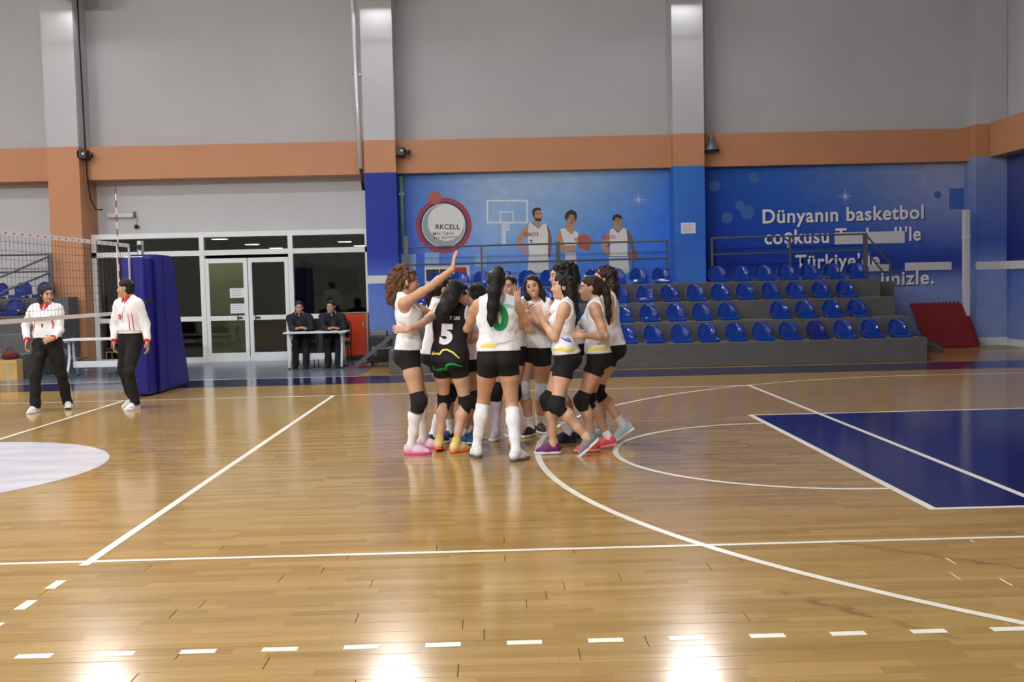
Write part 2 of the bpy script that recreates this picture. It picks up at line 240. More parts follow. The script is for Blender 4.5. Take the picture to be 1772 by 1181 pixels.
MURAL_POLYS = [('printed_skin', 'ink_skin', [(6.204, 3.069), (6.235, 3.144), (6.349, 3.161), (6.405, 3.065), (6.418, 2.989), (6.363, 2.886), (6.381, 2.857), (6.322, 2.773), (6.19, 2.851), (6.23, 2.917), (6.221, 2.974)]),
 ('printed_hair', 'ink_hair',
  [(6.195, 3.06), (6.202, 3.145), (6.274, 3.185), (6.369, 3.179), (6.409, 3.112), (6.349, 3.132), (6.272, 3.115), (6.248, 3.049), (6.25, 2.973), (6.288, 2.954), (6.383, 2.951), (6.418, 2.985), (6.372, 2.885), (6.277, 2.893), (6.222, 2.984)]),
 ('printed_skin', 'ink_skin', [(6.098, 2.844), (5.997, 2.732), (5.843, 2.527), (5.87, 2.374), (6.022, 2.18), (6.078, 2.103), (6.144, 2.06), (6.193, 2.1), (6.175, 2.186), (6.081, 2.217), (5.989, 2.409), (5.968, 2.486), (6.099, 2.635)]),
 ('printed_skin', 'ink_skin_dark', [(6.491, 2.826), (6.568, 2.701), (6.612, 2.51), (6.579, 2.111), (6.518, 2.112), (6.519, 2.626)]),
 ('printed_jersey', 'ink_white', [(6.114, 2.844), (6.186, 2.861), (6.321, 2.754), (6.419, 2.85), (6.495, 2.826), (6.529, 2.625), (6.519, 2.169), (6.108, 2.178), (6.089, 2.616)]),
 ('printed_shorts', 'ink_white_grey', [(6.104, 2.175), (6.519, 2.165), (6.533, 1.768), (6.071, 1.779)]), ('printed_collar', 'ink_red', [(6.186, 2.861), (6.321, 2.754), (6.419, 2.85), (6.434, 2.844), (6.321, 2.733), (6.171, 2.856)]),
 ('printed_skin', 'ink_skin', [(6.917, 2.959), (6.958, 3.053), (7.072, 3.069), (7.137, 2.973), (7.125, 2.859), (7.082, 2.775), (7.087, 2.651), (7.043, 2.576), (6.893, 2.712), (6.944, 2.863)]),
 ('printed_hair', 'ink_hair', [(6.895, 2.978), (6.939, 3.072), (7.035, 3.127), (7.149, 3.077), (7.17, 2.972), (7.125, 2.84), (7.109, 3.002), (7.014, 3.023), (6.965, 2.939), (6.925, 2.882)]),
 ('printed_jersey', 'ink_white', [(6.798, 2.714), (6.894, 2.731), (7.043, 2.576), (7.103, 2.67), (7.178, 2.63), (7.195, 2.515), (7.134, 2.346), (6.829, 2.352), (6.813, 2.524)]),
 ('printed_skin', 'ink_skin', [(6.797, 2.695), (6.718, 2.564), (6.714, 2.355), (6.788, 2.239), (6.883, 2.199), (7.142, 2.269), (7.116, 2.365), (6.886, 2.332), (6.854, 2.466)]),
 ('printed_skin', 'ink_skin', [(7.076, 2.499), (7.234, 2.543), (7.261, 2.457), (7.117, 2.432)]), ('printed_shorts', 'ink_white_grey', [(6.902, 2.198), (7.131, 2.193), (7.135, 1.812), (6.875, 1.818)]),
 ('printed_ball', 'ink_ball', [(7.186, 2.554), (7.311, 2.589), (7.425, 2.558), (7.461, 2.452), (7.439, 2.301), (7.39, 2.216), (7.295, 2.266), (7.191, 2.287), (7.165, 2.421)]),
 ('printed_skin', 'ink_skin', [(7.947, 2.879), (7.968, 2.954), (8.102, 2.961), (8.142, 2.874), (8.114, 2.78), (8.135, 2.703), (8.048, 2.629), (7.963, 2.707), (7.974, 2.783)]),
 ('printed_hair', 'ink_hair', [(7.925, 2.894), (7.959, 2.983), (8.045, 3.009), (8.13, 2.966), (8.148, 2.893), (8.091, 2.913), (8.006, 2.934), (7.979, 2.849)]),
 ('printed_skin', 'ink_skin', [(7.871, 2.652), (7.75, 2.522), (7.67, 2.333), (7.734, 2.18), (7.866, 2.091), (7.877, 2.176), (7.784, 2.312), (7.859, 2.443)]),
 ('printed_skin', 'ink_skin_dark', [(8.231, 2.678), (8.353, 2.546), (8.381, 2.317), (8.492, 2.067), (8.43, 2.026), (8.319, 2.242), (8.255, 2.434)]),
 ('printed_jersey', 'ink_white', [(7.877, 2.671), (7.963, 2.707), (8.048, 2.62), (8.145, 2.713), (8.231, 2.682), (8.25, 2.492), (8.243, 2.092), (7.872, 2.1), (7.853, 2.443)]),
 ('printed_collar', 'ink_navy', [(7.963, 2.707), (8.048, 2.62), (8.145, 2.713), (8.158, 2.707), (8.047, 2.597), (7.948, 2.704)]), ('printed_shorts', 'ink_white_grey', [(7.837, 2.078), (8.258, 2.068), (8.284, 1.766), (8.233, 1.71), (7.852, 1.814)]),
 ('printed_ball', 'ink_ball', [(8.26, 2.168), (8.338, 2.219), (8.414, 2.183), (8.431, 2.087), (8.354, 2.041), (8.268, 2.053)]), ('printed_shade', 'ink_shade', [(6.271, 3.072), (6.34, 3.062), (6.339, 3.047), (6.271, 3.056)]),
 ('printed_shade', 'ink_shade', [(6.359, 3.058), (6.405, 3.065), (6.404, 3.05), (6.358, 3.043)]), ('printed_shade', 'ink_shade', [(6.979, 2.972), (7.043, 2.961), (7.043, 2.944), (6.978, 2.955)]),
 ('printed_shade', 'ink_shade', [(7.066, 2.961), (7.12, 2.971), (7.12, 2.954), (7.066, 2.944)]), ('printed_shade', 'ink_shade', [(7.018, 2.846), (7.083, 2.85), (7.079, 2.833), (7.022, 2.829)]),
 ('printed_shade', 'ink_shade', [(7.99, 2.893), (8.047, 2.882), (8.046, 2.867), (7.989, 2.878)]), ('printed_shade', 'ink_shade', [(8.072, 2.887), (8.12, 2.898), (8.119, 2.882), (8.071, 2.87)]),
 ('printed_shade', 'ink_shade', [(8.022, 2.793), (8.083, 2.798), (8.079, 2.781), (8.026, 2.776)]), ('printed_shade', 'ink_shade', [(7.054, 2.937), (7.08, 2.875), (7.045, 2.872)]),
 ('printed_shade', 'ink_shade', [(8.054, 2.867), (8.076, 2.819), (8.042, 2.818)]), ('printed_backboard', 'ink_pale', [(5.215, 3.376), (6.114, 3.357), (6.114, 3.319), (5.214, 3.339)]),
 ('printed_backboard', 'ink_pale', [(5.204, 2.904), (6.104, 2.884), (6.103, 2.847), (5.203, 2.867)]), ('printed_backboard', 'ink_pale', [(5.215, 3.376), (5.253, 3.376), (5.24, 2.866), (5.203, 2.867)]),
 ('printed_backboard', 'ink_pale', [(6.077, 3.357), (6.114, 3.357), (6.103, 2.847), (6.065, 2.848)]), ('printed_backboard', 'ink_pale', [(5.496, 3.122), (5.796, 3.115), (5.796, 3.09), (5.496, 3.097)]),
 ('printed_backboard', 'ink_pale', [(5.496, 3.122), (5.521, 3.121), (5.515, 2.872), (5.49, 2.873)]), ('printed_backboard', 'ink_pale', [(5.771, 3.116), (5.796, 3.115), (5.791, 2.866), (5.766, 2.867)]),
 ('printed_backboard', 'ink_pale2', [(5.528, 2.86), (5.703, 2.856), (5.699, 2.694), (5.524, 2.698)]), ('printed_backboard', 'ink_pale2', [(5.524, 2.698), (5.624, 2.696), (5.617, 2.384), (5.516, 2.386)]),
 ('printed_stand', 'ink_pale3', [(3.286, 2.25), (3.661, 2.241), (3.65, 1.867), (3.275, 1.876)]), ('printed_stand', 'ink_pale3', [(3.849, 2.274), (4.162, 2.267), (4.153, 1.955), (3.841, 1.962)]),
 ('printed_stand', 'ink_pale3', [(4.936, 2.212), (5.187, 2.207), (5.18, 1.932), (4.929, 1.937)])]
LOGO = {'c': (4.275, 2.844), 'rs': [0.603, 0.513, 0.473, 0.456], 'c2': (4.325, 2.906), 'r2': 0.393, 'ball': (4.101, 3.441), 'rb': 0.138, 't1': ((4.054, 2.77), (4.622, 2.757)), 't2': ((4.041, 2.637), (4.489, 2.642)), 't3': ((4.039, 2.557), (4.554, 2.565))}
MURAL_TEXT = [('Dünyanın basketbol', (11.2, 2.738), (14.721, 2.764)), ('coşkusu', (11.237, 2.285), (12.646, 2.289)), ('Turkcell', (12.785, 2.294), (14.238, 2.294)), ("'le", (14.312, 2.292), (14.655, 2.297)), ('Türkiye’de', (11.908, 1.735), (13.754, 1.75)), ('imizle.', (13.785, 1.33), (14.94, 1.344))]
MURAL_PATCH = [((12.766, 2.501), (14.299, 2.244)), ((13.509, 1.788), (13.999, 1.642)), ((14.306, 1.81), (15.329, 1.636))]
MURAL_STARS = [(8.505, 3.304), (13.006, 3.28)]
MURAL_BOKEH = [((11.02, 3.74), 0.122), ((10.166, 3.566), 0.122), ((10.87, 2.987), 0.154), ((10.422, 2.876), 0.122), ((10.709, 3.132), 0.105), ((9.825, 3.814), 0.114), ((12.134, 3.462), 0.097), ((15.023, 3.27), 0.081)]
# ------------------------------------------------------------------ the hall
X0, X1, Y0, Y1, ZC = -16.0, 16.28, -14.0, 12.3, 9.8
PX0, PX1, PY0, PY1 = .6, 10.4, -8.1, -4.18            # the boards near the camera are built one by one
f = MB()
f.box(X0, X1, PY1, 34, -.2, 0); f.box(X0, PX0, Y0, PY1, -.2, 0); f.box(PX1, X1, Y0, PY1, -.2, 0); f.box(PX0, PX1, Y0, PY0, -.2, 0)
floor = f.build('floor', 'floor_wood', kind='structure')
sub = MB().box(PX0 - .01, PX1 + .01, PY0 - .01, PY1 + .01, -.19, -.012).build('floor_batten', 'floor_edge', floor)
PLANKS = {}
def plank(x, y, L, wd):
    key = (round(L, 2),)
    if key not in PLANKS:
        b = MB(); b.box(-L/2 + .0017, L/2 - .0017, -wd/2 + .0007, wd/2 - .0007, -.012, 0)
        es = [e for e in b.bm.edges if all(v.co.z > -.001 for v in e.verts)]
        bmesh.ops.bevel(b.bm, geom=es, offset=.0011, segments=1, affect='EDGES'); o = b.build('plank', 'floor_wood', floor); PLANKS[key] = o.data
    else:
        o = bpy.data.objects.new('plank', PLANKS[key]); COL.objects.link(o); o.parent = floor
    o.location = (x, y, random.uniform(-.0004, .0002)); o.rotation_euler = (random.uniform(-.0009, .0009), random.uniform(-.0002, .0002), 0)
nr = 28; wd = (PY1 - PY0)/nr
for r in range(nr):
    y = PY0 + wd*(r + .5); x = PX0; first = True
    while x < PX1 - .01:
        L = random.choice((1.3, 1.7, 2.0, 2.3, 2.6)) if not first else random.choice((.7, 1.1, 1.5, 1.9)); first = False
        if PX1 - x - L < .5: L = PX1 - x
        plank(x + L/2, y, L, wd); x += L
# paint on the floor
ZL = .0012
YB = -1.257                                            # axis of the basketball court
def sheet(name, m, x0, x1, y0, y1, z=ZL): return MB().box(x0, x1, y0, y1, z - .0006, z).build(name, m, floor)
sheet('painted_border', 'floor_blue', X0 + .02, X1 - .3, 6.24, 7.63)
sheet('painted_border', 'floor_blue', 14.03, X1 - .3, -9, 6.24)
sheet('vinyl_apron', 'floor_grey', X0 + .02, 2.95, 7.68, 12.05)
sheet('court_line', 'line_white', X0 + .1, 2.95, 7.63, 7.68)
sheet('vinyl_patch', 'floor_olive', 14.95, 16.2, 10.3, 11.55)
sheet('painted_key', 'floor_blue_key', 8.23, 14.0, YB - 2.45, YB + 2.45)
for a in ((8.2, 8.26, YB - 2.48, YB + 2.48), (8.26, 14.0, YB + 2.43, YB + 2.48), (8.26, 14.0, YB - 2.48, YB - 2.43)): sheet('court_line', 'line_white', *a, z=ZL + .0007)
for x in (3.0, 9.0): sheet('court_line', 'line_white', x - .025, x + .03, -4.58 if x == 3 else -4.5, 4.5, z=ZL + .0009)
sheet('court_line', 'line_white', -.025, .025, -4.5, 4.5, z=ZL + .0014)
sheet('court_line', 'line_white', -9, 9, 4.465, 4.5, z=ZL + .0011); sheet('court_line', 'line_white', -9, 14, -4.515, -4.475, z=ZL + .0011)
sheet('court_line', 'line_white', 13.98, 14.03, YB - 7.5, YB + 7.5, z=ZL)
def arc(name, c, r, a0, a1, wd_, m='line_white', z=ZL + .0013, n=64):
    b = MB(); P = []
    for i in range(n + 1):
        a = math.radians(a0 + (a1 - a0)*i/n); ca, sa = math.cos(a), math.sin(a)
        P.append([b.bm.verts.new((c[0] + (r + q)*ca, c[1] + (r + q)*sa, z)) for q in (-wd_/2, wd_/2)])
    for A, B in zip(P, P[1:]): b.bm.faces.new((A[0], A[1], B[1], B[0]))
    return b.build(name, m, floor)
arc('court_line', (8.2, YB), 1.775, 90, 270, .05)
arc('court_line', (12.425, YB), 6.70, 100, 260, .055)
for q in (-1, 1): sheet('court_line', 'line_white', 11.27, 14.0, YB + q*6.6 - .025, YB + q*6.6 + .025, z=ZL + .0013)
disc = MB(); ring = [disc.bm.verts.new((1.8*math.cos(i*math.pi/48), YB + 1.8*math.sin(i*math.pi/48), ZL + .0006)) for i in range(96)]; disc.bm.faces.new(ring)
disc.build('centre_circle', 'circle_white', floor)
for i in range(-3, 30):                                # dashed coach line and the dashed run on of the attack line
    x = 3.02 - .075 + .3505*i
    if .2 < x < 10.6: sheet('court_dash', 'line_white', x, x + .152, -6.075, -6.025, z=ZL)
for i in range(4): sheet('court_dash', 'line_white', 2.975, 3.03, -5.03 - .35*i, -4.88 - .35*i, z=ZL)
# walls
def wall(name, m, *boxes):
    b = MB()
    for q in boxes: b.box(*q)
    return b.build(name, m, kind='structure')
CX = [-3.62, 3.0, 9.51, 15.94]; CW = .33
wall_back = wall('wall_back', 'wall_paint', (X0, X1, 12.3, 12.5, 4.0, ZC))
wall('wall_left', 'wall_paint', (X0 - .2, X0, Y0, 12.5, 0, ZC)); wall('wall_front', 'wall_paint', (X0, X1, Y0 - .2, Y0, 0, ZC))
wall_right = wall('wall_right', 'wall_paint', (X1, X1 + .2, Y0, 12.5, 0, ZC))
wall('ceiling', 'ceiling_paint', (X0 - .2, X1 + .2, Y0 - .2, 12.5, ZC, ZC + .2))
lowl = wall('wall_back', 'wall_lower', (X0, CX[0], 12.5, 12.7, 0, 4.0), (CX[0], CX[1], 12.5, 12.7, 2.75, 4.0))
lowr = wall('wall_back', 'wall_lower', (CX[1], X1, 12.16, 12.36, 0, 4.0))
for a, b in ((X0, CX[0] - CW), (CX[0] + CW, CX[1] - CW), (CX[1] + CW, CX[2] - CW), (CX[2] + CW, CX[3] - CW)):
    MB().box(a, b, 11.92, 12.7, 3.96, 4.66).build('beam', 'orange_paint', kind='structure')
MB().box(X1 - .38, X1 + .05, Y0, 11.58, 4.0, 4.72).build('beam', 'orange_paint', kind='structure')
def colour_grid(name, rows, cols, table, fn, parent, gain=1.3):
    """flat printed sheet: table[row][col] of display colours, bilinear"""
    nx, nz = 48, 32; T = np.minimum(np.array([[s2l(*c) for c in r] for r in table])*gain, .8); P = []; C = []; F = []
    for j in range(nz + 1):
        for i in range(nx + 1):
            u, v = i/nx, j/nz
            ci = np.interp(u, cols, range(len(cols))); ri = np.interp(v, rows, range(len(rows)))
            i0, j0 = min(int(ci), len(cols) - 2), min(int(ri), len(rows) - 2); a, b = ci - i0, ri - j0
            C.append((T[j0][i0]*(1-a) + T[j0][i0+1]*a)*(1-b) + (T[j0+1][i0]*(1-a) + T[j0+1][i0+1]*a)*b); P.append(fn(u, v))
    for j in range(nz):
        for i in range(nx):
            q = j*(nx+1) + i; F.append((q, q + nx + 1, q + nx + 2, q + 1))
    me = bpy.data.meshes.new(name); me.from_pydata(P, [], F); at_ = me.color_attributes.new('print', 'FLOAT_COLOR', 'POINT')
    at_.data.foreach_set('color', np.concatenate([np.array(C), np.ones((len(C), 1))], 1).astype(np.float32).ravel()); me.materials.append(MAT['mural_ink'])
    o = bpy.data.objects.new(name, me); COL.objects.link(o); o.parent = parent; return o
def plane_xz(x0, x1, y, z0, z1): return lambda u, v: (x0 + (x1 - x0)*u, y, z1 + (z0 - z1)*v)
MY = 12.155
mural1 = colour_grid('mural_print', [0, .28, .5, 1], [0, .12, .35, .65, 1],
    [[(58, 92, 158), (76, 110, 165), (128, 148, 178), (128, 152, 188), (62, 106, 168)], [(56, 88, 165), (74, 108, 172), (120, 148, 192), (88, 130, 195), (44, 98, 182)],
     [(50, 78, 165), (64, 98, 176), (84, 120, 196), (60, 106, 192), (42, 92, 182)], [(46, 76, 170), (60, 96, 182), (80, 116, 196), (66, 110, 196), (42, 92, 182)]],
    plane_xz(CX[1] + CW, CX[2] - CW, MY, 0, 3.96), lowr, 1.75)
mural2 = colour_grid('mural_print', [0, .25, .45, .52, .58, .66, 1], [0, .3, .6, .85, 1],
    [[(22, 70, 150), (44, 92, 168), (86, 116, 168), (128, 140, 172), (134, 144, 170)], [(18, 60, 150), (28, 74, 164), (60, 94, 166), (104, 120, 168), (120, 132, 168)],
     [(18, 48, 140), (22, 56, 150), (34, 66, 152), (52, 76, 150), (70, 88, 150)], [(18, 42, 130), (20, 46, 136), (24, 50, 136), (34, 54, 134), (40, 58, 130)],
     [(20, 44, 130), (22, 46, 130), (26, 48, 128), (40, 56, 130), (60, 74, 140)], [(60, 90, 170), (84, 108, 176), (108, 128, 182), (112, 130, 178), (112, 128, 170)],
     [(90, 110, 170), (100, 122, 176), (112, 132, 180), (116, 132, 176), (116, 130, 168)]],
    plane_xz(CX[2] + CW, CX[3] - CW, MY, 0, 3.96), lowr, 1.45)
SW = [[(36, 52, 136), (34, 48, 134)], [(36, 54, 146), (34, 50, 144)], [(78, 108, 188), (72, 104, 186)], [(116, 134, 190), (110, 128, 186)]]
for i, cx in enumerate(CX):
    c = MB().box(cx - CW, cx + CW, 11.6, 12.7, 4.63 if i < 3 else 4.7, ZC).build('column', 'wall_paint', kind='structure')
    zo = 0 if i == 0 else 3.95 if i < 3 else 4.02
    MB().box(cx - CW, cx + CW, 11.6, 12.7, zo, 4.63 if i < 3 else 4.7).build('painted_band', 'orange_paint', c)
    if i:
        MB().box(cx - CW, cx + CW, 11.6, 12.7, 0, zo).build('column_shaft', 'wall_lower', c)
        tab = {1: SW, 2: [[(52, 108, 186), (46, 98, 180)], [(50, 104, 190), (44, 96, 184)], [(62, 116, 200), (58, 108, 194)], [(70, 120, 200), (60, 110, 194)]],
               3: [[(120, 136, 172), (128, 142, 178)], [(58, 88, 166), (64, 92, 168)], [(110, 134, 186), (120, 138, 186)], [(124, 140, 180), (124, 140, 178)]]}[i]
        colour_grid('mural_print', [0, .45, .6, 1], [0, 1], tab, plane_xz(cx - CW, cx + CW, 11.597, 0, zo), c)
        for sx in (-1, 1):
            colour_grid('mural_print', [0, .45, .6, 1], [0, 1], tab, (lambda X, s_: lambda u, v: (X + s_*.003, 11.6 + .55*(u if s_ > 0 else 1-u), zo*(1 - v)))(cx + sx*CW, sx), c)
        if i != 2:
            MB().box(cx - CW - .012, cx + CW + .012, 11.58, 11.6, 1.62, 1.79).build('trim_board', 'trim_white', c)
            MB().box(cx - CW - .02, cx + CW + .02, 11.57, 11.62, 0, .17).build('column_plinth', 'trim_white', c)
colour_grid('mural_print', [0, .45, .56, .62, 1], [0, 1], [[(60, 70, 120), (90, 104, 150)], [(30, 44, 110), (40, 56, 130)], [(26, 40, 110), (34, 48, 120)], [(76, 96, 160), (90, 110, 170)], [(110, 126, 170), (116, 130, 170)]],
            lambda u, v: (X1 - .003, 12.2 - 8*u, 4.0*(1 - v)), wall_right)
MB().box(X1 - .03, X1, 4, 12.15, 1.62, 1.79).build('trim_1', 'trim_white', kind='structure')
MB().box(X1 - .03, X1, 4, 12.15, 0, .14).build('baseboard_right', 'trim_white', kind='structure')
MB().box(CX[2] + CW, CX[3] - CW, 12.12, 12.15, 0, .14).build('baseboard_back', 'trim_white', kind='structure')
# what is printed on the mural
def poly(name, m, pts, y, parent):
    me = bpy.data.meshes.new(name); me.from_pydata([(x, y, z) for x, z in pts], [], [list(range(len(pts)))[::-1]]); me.materials.append(MAT[m])
    bm = bmesh.new(); bm.from_mesh(me); bmesh.ops.triangulate(bm, faces=bm.faces); bm.to_mesh(me); bm.free()
    o = bpy.data.objects.new(name, me); COL.objects.link(o); o.parent = parent; return o
def circ(c, r, n=56, sx=1.0): return [(c[0] + r*sx*math.cos(2*math.pi*i/n), c[1] + r*math.sin(2*math.pi*i/n)) for i in range(n)]
yy = MY - .002
for n, m, pts in MURAL_POLYS: poly(n, m, pts, yy, mural1); yy -= .0002
text_line('TÜRKİYE', (5.99, 2.86 - .29), (6.32, 2.86 - .285), .105, yy - .001, 'ink_red', mural1, 'printed_lettering', .02)
text_line('7', (6.13, 2.385), (6.19, 2.385), .15, yy - .001, 'ink_navy', mural1, 'printed_lettering', .02)
text_line('TÜRKİYE', (7.68, 2.475), (7.99, 2.48), .10, yy - .001, 'ink_ring_red', mural1, 'printed_lettering', .02)
text_line('8', (7.82, 2.31), (7.88, 2.31), .15, yy - .001, 'ink_ring_red', mural1, 'printed_lettering', .02)
yl = MY - .003; lc = LOGO['c']
for r, m in zip(LOGO['rs'], ('ink_ring_red', 'ink_navy', 'ink_disc', 'ink_crescent')): poly('printed_ring', m, circ(lc, r), yl, mural1); yl -= .0004
poly('printed_disc', 'ink_disc', circ(LOGO['c2'], LOGO['r2']), yl, mural1); yl -= .0004
poly('printed_ball', 'ink_ball', circ(LOGO['ball'], LOGO['rb']), yl, mural1); yl -= .0006
text_line('RKCELL', (LOGO['t1'][0][0] + .05, LOGO['t1'][0][1]), LOGO['t1'][1], .145, yl, 'ink_black', mural1, 'printed_lettering', .025)
text_line('Milli Takım', *LOGO['t2'], .10, yl, 'ink_black', mural1, 'printed_lettering', .004)
text_line('Ana Sponsoru', *LOGO['t3'], .10, yl, 'ink_black', mural1, 'printed_lettering', .004)
for t, a, b in MURAL_TEXT: text_line(t, a, b, .425, MY - .004, 'ink_text', mural2, 'printed_lettering', .0215)
for t, a, b in MURAL_TEXT: text_line(t, (a[0] + .02, a[1] - .02), (b[0] + .02, b[1] - .02), .425, MY - .003, 'ink_navy', mural2, 'printed_lettering', .0225)
for a, b in MURAL_PATCH: MB().box(a[0], b[0], MY - .012, MY - .006, b[1], a[1]).build('cover_strip', 'trim_white', mural2)
def star(c, r, parent):
    pts = []
    for i in range(16):
        a = math.pi*i/8; q = r*(1 if i % 4 == 0 else .62 if i % 2 == 0 else .13); pts.append((c[0] + q*math.cos(a), c[1] + q*math.sin(a)))
    poly('printed_star', 'ink_star', pts, MY - .003, parent)
star(MURAL_STARS[0], .2, mural1); star(MURAL_STARS[1], .2, mural2)
for q, (c, r) in enumerate(MURAL_BOKEH):
    if c[0] > 9.9: poly('printed_dot', 'ink_bokeh', circ(c, r, 24), MY - .0012 - .0002*q, mural2)
poly('printed_backboard', 'ink_bokeh', [(15.28, 2.95), (15.6, 2.95), (15.6, 3.4), (15.28, 3.4)], MY - .003, mural2)
# glazed entrance
GY0, GY1 = 12.04, 12.20
fr = MB()
XL, XR = -3.28, 2.66
fr.box(XL, XR, GY0, 12.52, 2.70, 2.81); fr.box(XL, XR, GY0, GY1, 2.31, 2.42); fr.box(XL, XR, GY0, GY1, 0, .12)
for x in (-.93, .97): fr.box(x - .05, x + .05, GY0 - .01, GY1, .12, 2.70)
fr.box(XL, XL + .1, GY0, GY1, .12, 2.7); fr.box(XR - .09, XR, GY0, GY1, .12, 2.7)
fr.box(XL + .1, -.98, GY0, GY1, .90, 1.0); fr.box(1.02, XR - .09, GY0, GY1, .90, 1.0)
win = fr.build('window_1', 'frame_white', kind='structure')
def pane(x0, x1, z0, z1, parent): MB().box(x0, x1, 12.08, 12.088, z0, z1).build('glass_pane', 'window_glass', parent)
for x0, x1 in ((XL + .1, -.98), (-.88, .92), (1.02, XR - .09)): pane(x0, x1, 2.42, 2.70, win)
for x0, x1 in ((XL + .1, -.98), (1.02, XR - .09)): pane(x0, x1, 1.0, 2.31, win); pane(x0, x1, .12, .90, win)
for k, (x0, x1) in enumerate(((-.875, .03), (.045, .915))):
    d = MB(); y0, y1 = 12.03, 12.09; st = .085
    d.box(x0, x0 + st, y0, y1, .02, 2.24, .006); d.box(x1 - st, x1, y0, y1, .02, 2.24, .006); d.box(x0 + st, x1 - st, y0, y1, 2.14, 2.24); d.box(x0 + st, x1 - st, y0, y1, .02, .20); d.box(x0 + st, x1 - st, y0, y1, .90, 1.0)
    do = d.build('door_%d' % (k + 1), 'frame_white', kind='structure')
    MB().box(x0 + st, x1 - st, 12.055, 12.063, .20, .90).build('glass_pane', 'window_glass', do); MB().box(x0 + st, x1 - st, 12.055, 12.063, 1.0, 2.14).build('glass_pane', 'window_glass', do)
    hx = x1 - st - .1 if k == 0 else x0 + st + .1
    MB().box(hx - .05, hx + .05, 12.0, 12.03, .93, .97).box(hx - .055, hx - .04, 12.0, 12.055, .90, 1.0).build('door_handle', 'black_plastic', do)
for z0 in (1.385, 1.05):
    s = MB().box(-.36, -.05, 12.046, 12.05, z0, z0 + .21).build('paper_sheet', 'paper'); tag(s, 'white paper sheet taped to the left glass door, %s of the two' % ('upper' if z0 > 1.2 else 'lower'), 'paper', 'notices on the left glass door')
    for q in range(4): MB().box(-.32, -.10 - .03*(q % 2), 12.0452, 12.046, z0 + .165 - .04*q, z0 + .173 - .04*q).build('print_line', 'paper_ink', s)
# lobby behind the glass
lob = MB(); lob.box(-5.2, 4.2, 30, 30.2, 0, 3); lob.box(-5.4, -5.2, 12.72, 30, 0, 3); lob.box(4.2, 4.4, 12.72, 30, 0, 3); lob.box(-5.4, 4.4, 12.52, 30.2, 2.95, 3.15)
lob.build('wall_lobby', 'lobby_dark', kind='structure')
MB().box(-5.2, 4.2, 12.5, 30, 0, .004).build('lobby_carpet', 'lobby_dark', floor)
for n, (x, y) in enumerate(((-2.0, 17.6), (-2.0, 21.3), (-1.95, 24.5), (-1.9, 27.6), (.88, 20.8), (.9, 24.1))):
    l = MB().box(x - .2, x + .2, y - .17, y + .17, 2.925, 2.95).build('ceiling_light', 'frame_white')
    tag(l, 'small square ceiling light in the lobby, %s in the %s row seen through the glass' % (('first', 'second', 'third', 'fourth')[n if n < 4 else n - 4], 'left' if n < 4 else 'right'), 'light', 'lobby ceiling lights')
    MB().box(x - .18, x + .18, y - .15, y + .15, 2.918, 2.925).build('diffuser', 'lobby_glow', l)
t = thing('partition_screen', 'olive partition screen in the lobby behind the left glass door', 'partition', (-.72, 13.2, 0))
MB().box(-.52, .42, -.03, .03, .02, 2.24).build('panel', 'olive', t); [MB().box(q, q + .04, -.04, .04, 0, 2.26).build('stile', 'rail_grey', t) for q in (-.56, .42)]
t = thing('ceiling_light', 'hidden lamp added to brighten the olive screen behind the left glass door', 'light', (-.7, 12.85, 2.93), 'lobby ceiling lights'); MB().box(-.3, .3, -.1, .1, 0, .02).build('housing', 'frame_white', t); MB().box(-.28, .28, -.08, .08, -.006, 0).build('diffuser', 'screen_fill_glow', t)  # hidden above the door, added only to light the olive screen
# hall lighting: unseen fill lamps added overhead, floodlights on the columns of both long walls
ON = ('first', 'second', 'third', 'fourth')
for n, (x, y) in enumerate(FILL_LAMPS):
    t = thing('fill_lamp', 'unseen bell shaped fill lamp added over the hall, %s from the left, %s row' % (ON[n % 4], 'far' if n < 4 else 'near'), 'lamp', (x, y, FILL_Z), 'unseen fill lamps added over the hall')
    MB().lathe([(.05, .42), (.09, .38), (.12, .30), (.24, .06), (.27, 0), (.255, 0), (.225, .07), (.05, .3)], (0, 0, 0)).build('reflector', 'steel', t, True)
    MB().lathe([(.02, .05), (.235, .045), (.235, .035), (.02, .03)], (0, 0, 0), 24).build('lamp_glass', 'fill_glow', t)
    MB().tube([(0, 0, .42), (0, 0, ZC - FILL_Z)], .015).build('hanger', 'steel', t)
for n, (x, y, z, d) in enumerate(FLOODS):
    t = thing('floodlight', 'box floodlight high on the %s wall, %s' % ('mural' if d < 0 else 'near', (ON[n % 4] + ' from the left') if d < 0 else ('second from the left', 'third from the left', 'fourth from the left', 'leftmost')[n % 4]), 'lamp', (x, y, z), 'floodlights on the hall columns')
    t.rotation_euler = (math.radians(20 if d < 0 else 38), 0, 0 if d < 0 else math.pi)
    h_ = MB(); h_.box(-.34, .34, -.02, .16, -.22, .22, .02); bmesh.ops.delete(h_.bm, geom=[], context='VERTS'); h_.build('housing', 'black_plastic', t)
    MB().box(-.30, .30, -.034, -.024, -.19, .19).build('lamp_glass', 'flood_glow' if d < 0 else 'near_flood_glow', t)
    MB().box(-.37, -.34, -.02, .02, -.03, .03).box(.34, .37, -.02, .02, -.03, .03).box(-.37, .37, .02, .36, -.03, .0).build('bracket', 'steel', t)
